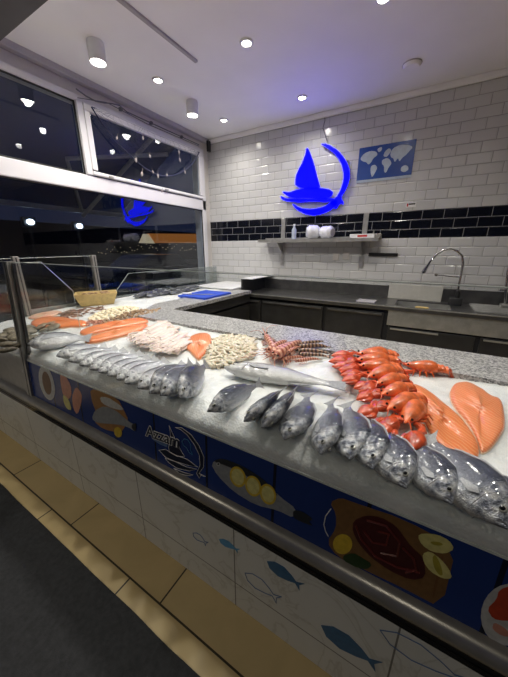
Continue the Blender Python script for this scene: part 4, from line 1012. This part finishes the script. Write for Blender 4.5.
def make_clam(m_, name):
    t = MB(); n = 14; rings = []
    for i in range(9):
        a = PI * i / 8; r_ = math.sin(a); z = -math.cos(a) * .009
        rings.append([V((.018 * max(r_, .02) * math.cos(2 * PI * k / n) * (1.1 if math.cos(2 * PI * k / n) > 0 else .9), .014 * max(r_, .02) * math.sin(2 * PI * k / n), z * (1 + .1 * math.cos(k * 3)))) for k in range(n)])
    o = t.loft(rings).build(name, m_, smooth=True, sharp=80); tag(o, 'x', 'shellfish'); return o
cl = make_clam(M['pale_clam'], 'pale_shellfish')
heap(cl, outline_pts(c8([(250, 88), (290, 62), (330, 50), (370, 42), (430, 45), (425, 58), (380, 68), (330, 82), (280, 96)]), 80), 'cream white shellfish in the heap below the wooden tray', 'heap of white shellfish', 1.0, 1.35, .02, .6, .010)
cl2 = make_clam(M['clam'], 'brown_clam')
heap(cl2, outline_pts(c8([(300, 96), (350, 80), (400, 62), (440, 52), (480, 56), (505, 50), (490, 66), (440, 74), (380, 90), (320, 104)]), 60), 'mottled brown clam in the heap beside the white shellfish', 'heap of brown clams', .9, 1.25, .014, .6, .010)
cl3 = make_prawn(M['prawn_dark'], 'grey_prawn')
heap(cl3, outline_pts(c8([(130, 78), (160, 60), (230, 48), (290, 42), (320, 50), (280, 64), (220, 76), (160, 86)]), 26), 'grey brown prawn in the heap behind the corner glass', 'heap of grey prawns', .5, .65, .014, .3, .012)
cl4 = make_prawn(M['prawn'], 'pink_prawn')
heap(cl4, outline_pts(c8([(215, 100), (250, 98), (310, 92), (330, 98), (280, 108), (225, 112)]), 14), 'small pink prawn in the strip behind the salmon sides', 'strip of pink prawns', .45, .6, .006, .3, .012)
def make_oyster():
    t = MB(); n = 18; rings = []
    for i in range(8):
        a = PI * i / 7; r_ = max(.03, math.sin(a)); z = -math.cos(a) * .016
        rings.append([V((.05 * r_ * math.cos(2 * PI * k / n) * (1 + .18 * noise.noise((k * .8, i, 0))), .034 * r_ * math.sin(2 * PI * k / n) * (1 + .25 * noise.noise((k * .9, i, 4))), z + .006 * noise.noise((k, i * 1.5, 8)))) for k in range(n)])
    o = t.loft(rings).build('oyster', M['oyster'], smooth=True, sharp=60); tag(o, 'x', 'shellfish'); return o
oy = make_oyster()
heap(oy, outline_pts([(0, 352), (2, 336), (12, 330), (24, 330), (50, 322), (56, 328), (34, 338), (20, 348)], 20), 'rough grey oyster on the ice around the corner post', 'oysters around the corner post', .85, 1.2, .02, .5, .014)

# wooden tray with shells
pa, pb, pc, pd_ = [atz(u, v, .95) for u, v in ((77, 307), (118, 306), (116, 298), (78, 299))]
ctr = ice_at(98, 304, 0); ctr.z = ice_h(ctr.x, ctr.y)
tr = empty('wooden_tray', ctr, 'pale wooden tray of shells standing on ice by the window', 'tray')
w_, d_, hgt, fl = .145, .085, .12, .045
prof_o = [(-w_, -d_), (w_, -d_), (w_, d_), (-w_, d_)]
t = MB(); lo = [V((x, y, 0)) for x, y in prof_o]; hi = [V((x * (1 + fl / w_), y * (1 + fl / d_), hgt)) for x, y in prof_o]
hin = [V((v_.x * .96, v_.y * .92, hgt)) for v_ in hi]; lin = [V((v_.x * .96, v_.y * .92, .012)) for v_ in lo]
t.loft([lo, hi, hin, lin]); t.build('tray_body', M['tan_box'], tr)
tr.rotation_euler = (0, 0, R(58))
for k in range(26):
    x, y = rnd(-.13, .13), rnd(-.075, .075)
    mt = Matrix.Translation(ctr) @ Matrix.Rotation(R(58), 4, 'Z') @ Matrix.Translation((x, y, .098 + rnd(0, .02))) @ Matrix.Rotation(rnd(0, 6), 4, 'Z') @ Matrix.Rotation(rnd(-.6, .6), 4, 'X')
    dup(cl2, mt, 'brown shell inside the pale wooden tray', 'shells in the wooden tray')
t = MB(); t.box((-.135, -.075, .02), (.135, .075, .085)); t.build('liner', M['tan_box'], tr)

# blue cutting board, knife
bq = [atz(u, v, .965) for u, v in ((178, 295), (209, 300.5), (232, 293), (204, 289.5))]
bo = empty('cutting_board', sum(bq, V()) / 4 * 1.0, 'blue cutting board on the granite beside the far ice', 'cutting board')
bo.location.z = .952
t = MB(); t.prism([V((-2.40, 2.33, .953)), V((-2.00, 2.33, .953)), V((-2.00, 2.83, .953)), V((-2.40, 2.83, .953))], (0, 0, .02)); keep(t.build('board', M['blue_board']), bo)
t = MB()
for x in (-2.37, -2.03): t.box((x - .01, 2.36, .9731), (x + .01, 2.80, .9745))
keep(t.build('edge_groove', M['blue_board']), bo)
o = MB().box((-2.82, 3.10, .956), (-2.17, 3.84, .974), .004).build('white_board', M['white_plastic']); tag(o, 'large white board at the wall end of the far counter leg', 'board')
kn = empty('fillet_knife', (-2.2, 2.55, .975), 'knife with pale handle lying on the blue cutting board', 'knife')
t = MB(); t.prism([(-2.30, 2.42, .974), (-2.10, 2.54, .974), (-2.06, 2.58, .974), (-2.12, 2.57, .974), (-2.32, 2.45, .974)], (0, 0, .004)); keep(t.build('blade', M['steel']), kn)
t = MB(); t.box((-2.40, 2.37, .974), (-2.29, 2.40, .994), .006, Matrix.Rotation(.5, 3, 'Z')); t.bm.transform(Matrix.Translation((.0, .035, 0))); keep(t.build('handle', M['white_plastic']), kn)

# ------------------------------------------------------------------ net with shells in the upper window
nt_ = empty('fishing_net', (XW + .09, 2.8, 2.75), 'navy fishing net draped across the opening upper window', 'net')
t = MB(); ya, yb = 2.02, 3.58
def net_z(u, w_): # u along window, w_ 0..1 top to hem
    sag = .44 * math.sin(PI * min(1, max(0, u))) ** .8
    return 2.80 - w_ * sag
for k in range(7):
    w_ = k / 6
    t.tube([(XW + .085 + .01 * math.sin(u * 9 + k), ya + (yb - ya) * u, net_z(u, w_)) for u in [i / 24 for i in range(25)]], .0012 if k < 6 else .008, 4)
for k in range(25):
    u = k / 24
    t.tube([(XW + .085 + .01 * math.sin(u * 9 + w_ * 6), ya + (yb - ya) * min(1, max(0, u + .03 * math.sin(w_ * 9 + k))), net_z(u, w_)) for w_ in [i / 6 for i in range(7)]], .001, 4)
keep(t.build('mesh', M['net'], smooth=True), nt_)
def make_shell():
    t = MB(); n = 12
    t.loft([[V((.010 * max(.05, math.sin(PI * i / 7)) * math.cos(2 * PI * k / n) * .6, .014 * max(.05, math.sin(PI * i / 7)) * math.sin(2 * PI * k / n), .026 - .052 * i / 7)) for k in range(n)] for i in range(8)])
    t.tube([(0, 0, .024), (0, .002, .06)], .0016, 5)
    return t.build('sea_shell', M['shell'], smooth=True)
ss = make_shell(); tag(ss, 'x', 'shell'); PLACES = [(117, 138, 'upper left in the net, near the white mullion'), (143, 138, 'hanging high in the middle of the net'), (136, 160, 'low left in the net, beside the rope hem'), (150, 156, 'in the middle of the net'), (142, 174, 'pale and long, near the bottom left of the hem'), (153, 172, 'near the bottom middle of the net'), (167, 175, 'just right of the lowest point of the net'), (158, 176, 'darker, by the lowest point of the net'), (179, 152, 'upper right in the net'), (180, 160, 'right of centre in the net'), (185, 172, 'far right in the net'), (162, 191, 'dangling below the net on the sash')]
for k, (u, v, lab) in enumerate(PLACES):
    p = atx(u, v, XW + .105); mt = Matrix.Translation(p) @ Matrix.Rotation(rnd(-.4, .4), 4, 'X') @ Matrix.Scale(rnd(.8, 1.2), 4)
    lab = 'small sea shell ' + lab
    if k == 0: ss.matrix_world = mt; ss['label'] = lab; ss['group'] = 'shells hung in the net'
    else: dup(ss, mt, lab, 'shells hung in the net')

# ------------------------------------------------------------------ floor mat
t = MB(); top = []; 
t.bm.free(); t.bm = bmesh.new()
n = 60; xs = [-3.0 + 4.6 * i / n for i in range(n + 1)]
e = [(x, .41 + .006 * noise.noise((x * 4, 0, 0))) for x in xs]
t.prism([(x, y, .0) for x, y in e] + [(1.6, -1.4, 0), (-3.0, -1.4, 0)], (0, 0, .009))
o = t.build('floor_mat', M['mat']); tag(o, 'black floor mat in front of the counter', 'mat')

# ------------------------------------------------------------------ night street beyond the window
struct(MB().box((-60, -30, -.3), (-3.32, 60, -.16)).build('street_ground', M['asphalt']))
aw = empty('awning', (-3.3, 2, 2.9), 'dark blue awning outside above the shop window', 'awning')
t = MB(); t.prism([(-3.34, -2.5, 3.30), (-3.34, 3.9, 3.30), (-5.4, 3.9, 2.17), (-5.4, -2.5, 2.17)], (.0, 0, .012)); keep(t.build('canvas', M['awning']), aw)
t = MB(); t.box((-5.43, -2.5, 2.09), (-5.37, 3.9, 2.16), .008); keep(t.build('front_bar', M['awning_arm']), aw)
for y in (-.4, 3.3):
    t = MB(); t.tube([(-3.36, y, 2.75), (-4.3, y - .9, 2.62), (-5.38, y - .2, 2.14)], .028, 8); keep(t.build('folding_arm', M['awning_arm'], smooth=True), aw)
t = MB(); t.tube([atx(158, 131, -3.45), atx(83, 216, -5.2)], .03, 8); keep(t.build('strut', M['awning_arm'], smooth=True), aw)
for i, (u, v) in enumerate(((30, 222), (79, 226))):
    p = atx(u, v, -5.9)
    r = empty('street_floodlight', p, ('left' if i == 0 else 'right') + ' bright floodlight seen through the lower window pane', 'street lamp', 'floodlights outside')
    MB().ball((.02, 0, 0), (.03, .06, .045), 14, 8).build('lamp_face', M['lamp_blue'], r, True)
    MB().box((-.10, -.10, -.08), (-.01, .10, .08), .01).build('housing', M['black'], r)
    MB().tube([(-.06, 0, -.08), (-.06, 0, -.16 - p.z)], .03, 8).build('pole', M['black'], r)
def make_car():
    root = empty('parked_car', (0, 0, 0), 'x', 'car')
    prof = [(-2.1, .35), (-2.1, .75), (-1.95, .95), (-1.35, 1.02), (-.75, 1.42), (.55, 1.46), (1.25, 1.05), (2.0, .92), (2.15, .7), (2.15, .35)]
    rings = []
    for y, k in ((-.86, .93), (-.80, 1), (.80, 1), (.86, .93)): rings.append([V((x * k, y, .3 + (z - .3) * k)) for x, z in prof])
    MB().loft(rings).build('body', M['car'], root, True, 35)
    t = MB()
    for sg_ in (1, -1): t.prism([(-1.2, sg_ * .852, 1.02), (-.7, sg_ * .812, 1.36), (.5, sg_ * .812, 1.39), (1.1, sg_ * .852, 1.03)], (0, sg_ * .012, 0))
    t.build('side_window', M['car_glass'], root)
    t = MB(); t.prism([(1.24, -.7, 1.06), (1.24, .7, 1.06), (.58, .66, 1.45), (.58, -.66, 1.45)], (.012, 0, .02)); t.build('windscreen', M['car_glass'], root)
    for x in (-1.3, 1.35):
        for sg_ in (1, -1):
            w_ = MB(); w_.lathe([(.19, -.1), (.31, -.1), (.33, -.06), (.33, .06), (.31, .1), (.19, .1)], n=24); w_.bm.transform(Matrix.Translation((x, sg_ * .80, .32)) @ Matrix.Rotation(PI / 2, 4, 'X')); wo = w_.build('wheel', M['black'], root, True)
            h_ = MB(); h_.lathe([(.02, -.08), (.19, -.09), (.19, .09), (.02, .08)], n=16); h_.bm.transform(Matrix.Translation((x, sg_ * .80, .32)) @ Matrix.Rotation(PI / 2, 4, 'X')); h_.build('hubcap', M['post'], wo, True)
    return root
car = make_car()
car.matrix_world = Matrix.Translation((-7.6, 2.3, -.16)) @ Matrix.Rotation(R(80), 4, 'Z'); car['label'] = 'dark parked car outside, nearest the glass posts'; car['group'] = 'cars in the street'
dup(car, Matrix.Translation((-9.0, 7.6, -.16)) @ Matrix.Rotation(R(86), 4, 'Z'), 'dark parked car outside, farther along the street', 'cars in the street')
fb = empty('far_building', (-38, 30, -.16), 'dark far building with amber lit roof band', 'building')
t = MB(); t.box((-42, 4, -.16), (-36, 60, 4.2)); keep(t.build('wall', M['far_dark']), fb)
def facade(px_pts, nm, mt_): keep(MB().prism([atx(u, v, -35.95) for u, v in px_pts], (-.1, 0, 0)).build(nm, M[mt_]), fb)
facade([(147, 233.5), (204, 234), (204, 243), (155, 243)], 'lit_band', 'glow_amber')
facade([(143, 234), (149, 234), (155, 243.5), (139, 243)], 'lit_gable', 'glow_cream')
for k in range(44):
    u = 98 + k * 2.4 + rnd(-.8, .8); v = 247 + rnd(-3.5, 3.5) + (0 if u > 130 else 3); w_ = rnd(.25, .8)
    facade([(u, v), (u + w_, v), (u + w_, v + .8), (u, v + .8)], 'lit_window', 'glow_cream')
# ------------------------------------------------------------------ world and front light
wd = bpy.data.worlds.new('night'); S.world = wd; wd.use_nodes = True
wn = wd.node_tree; bg = wn.nodes['Background']
tc = wn.nodes.new('ShaderNodeTexCoord'); sx = wn.nodes.new('ShaderNodeSeparateXYZ'); wn.links.new(tc.outputs['Generated'], sx.inputs[0])
rp = ramp(wn, sx.outputs['Z'], [(.0, (.012, .015, .03)), (.5, (.004, .009, .04))])
wn.links.new(rp.outputs[0], bg.inputs['Color']); bg.inputs['Strength'].default_value = 1.0
# added fill lamps behind the viewer, to brighten the counter front and floor
FRONT = 14
for x, fw_ in ((-2.3, 55), (.3, 22)):
    r = empty('fill_lamp', (x, -1.3, 2.75), 'added fill lamp behind the viewer, out of view', 'ceiling light', 'added fill lamps')
    MB().lathe([(.06, 0), (.06, -.02), (.0005, -.022)], n=20).build('lens', M['lamp'], r)
    lamp(r, (x, -1.3, 2.70), fw_, 2.6, .9, (1, .9, .72))
vs = S.view_settings
S.display_settings.display_device = 'sRGB'
vs.view_transform = 'Standard'; vs.look = 'None'; vs.exposure = 0.0; vs.gamma = 1.0; vs.use_curve_mapping = False
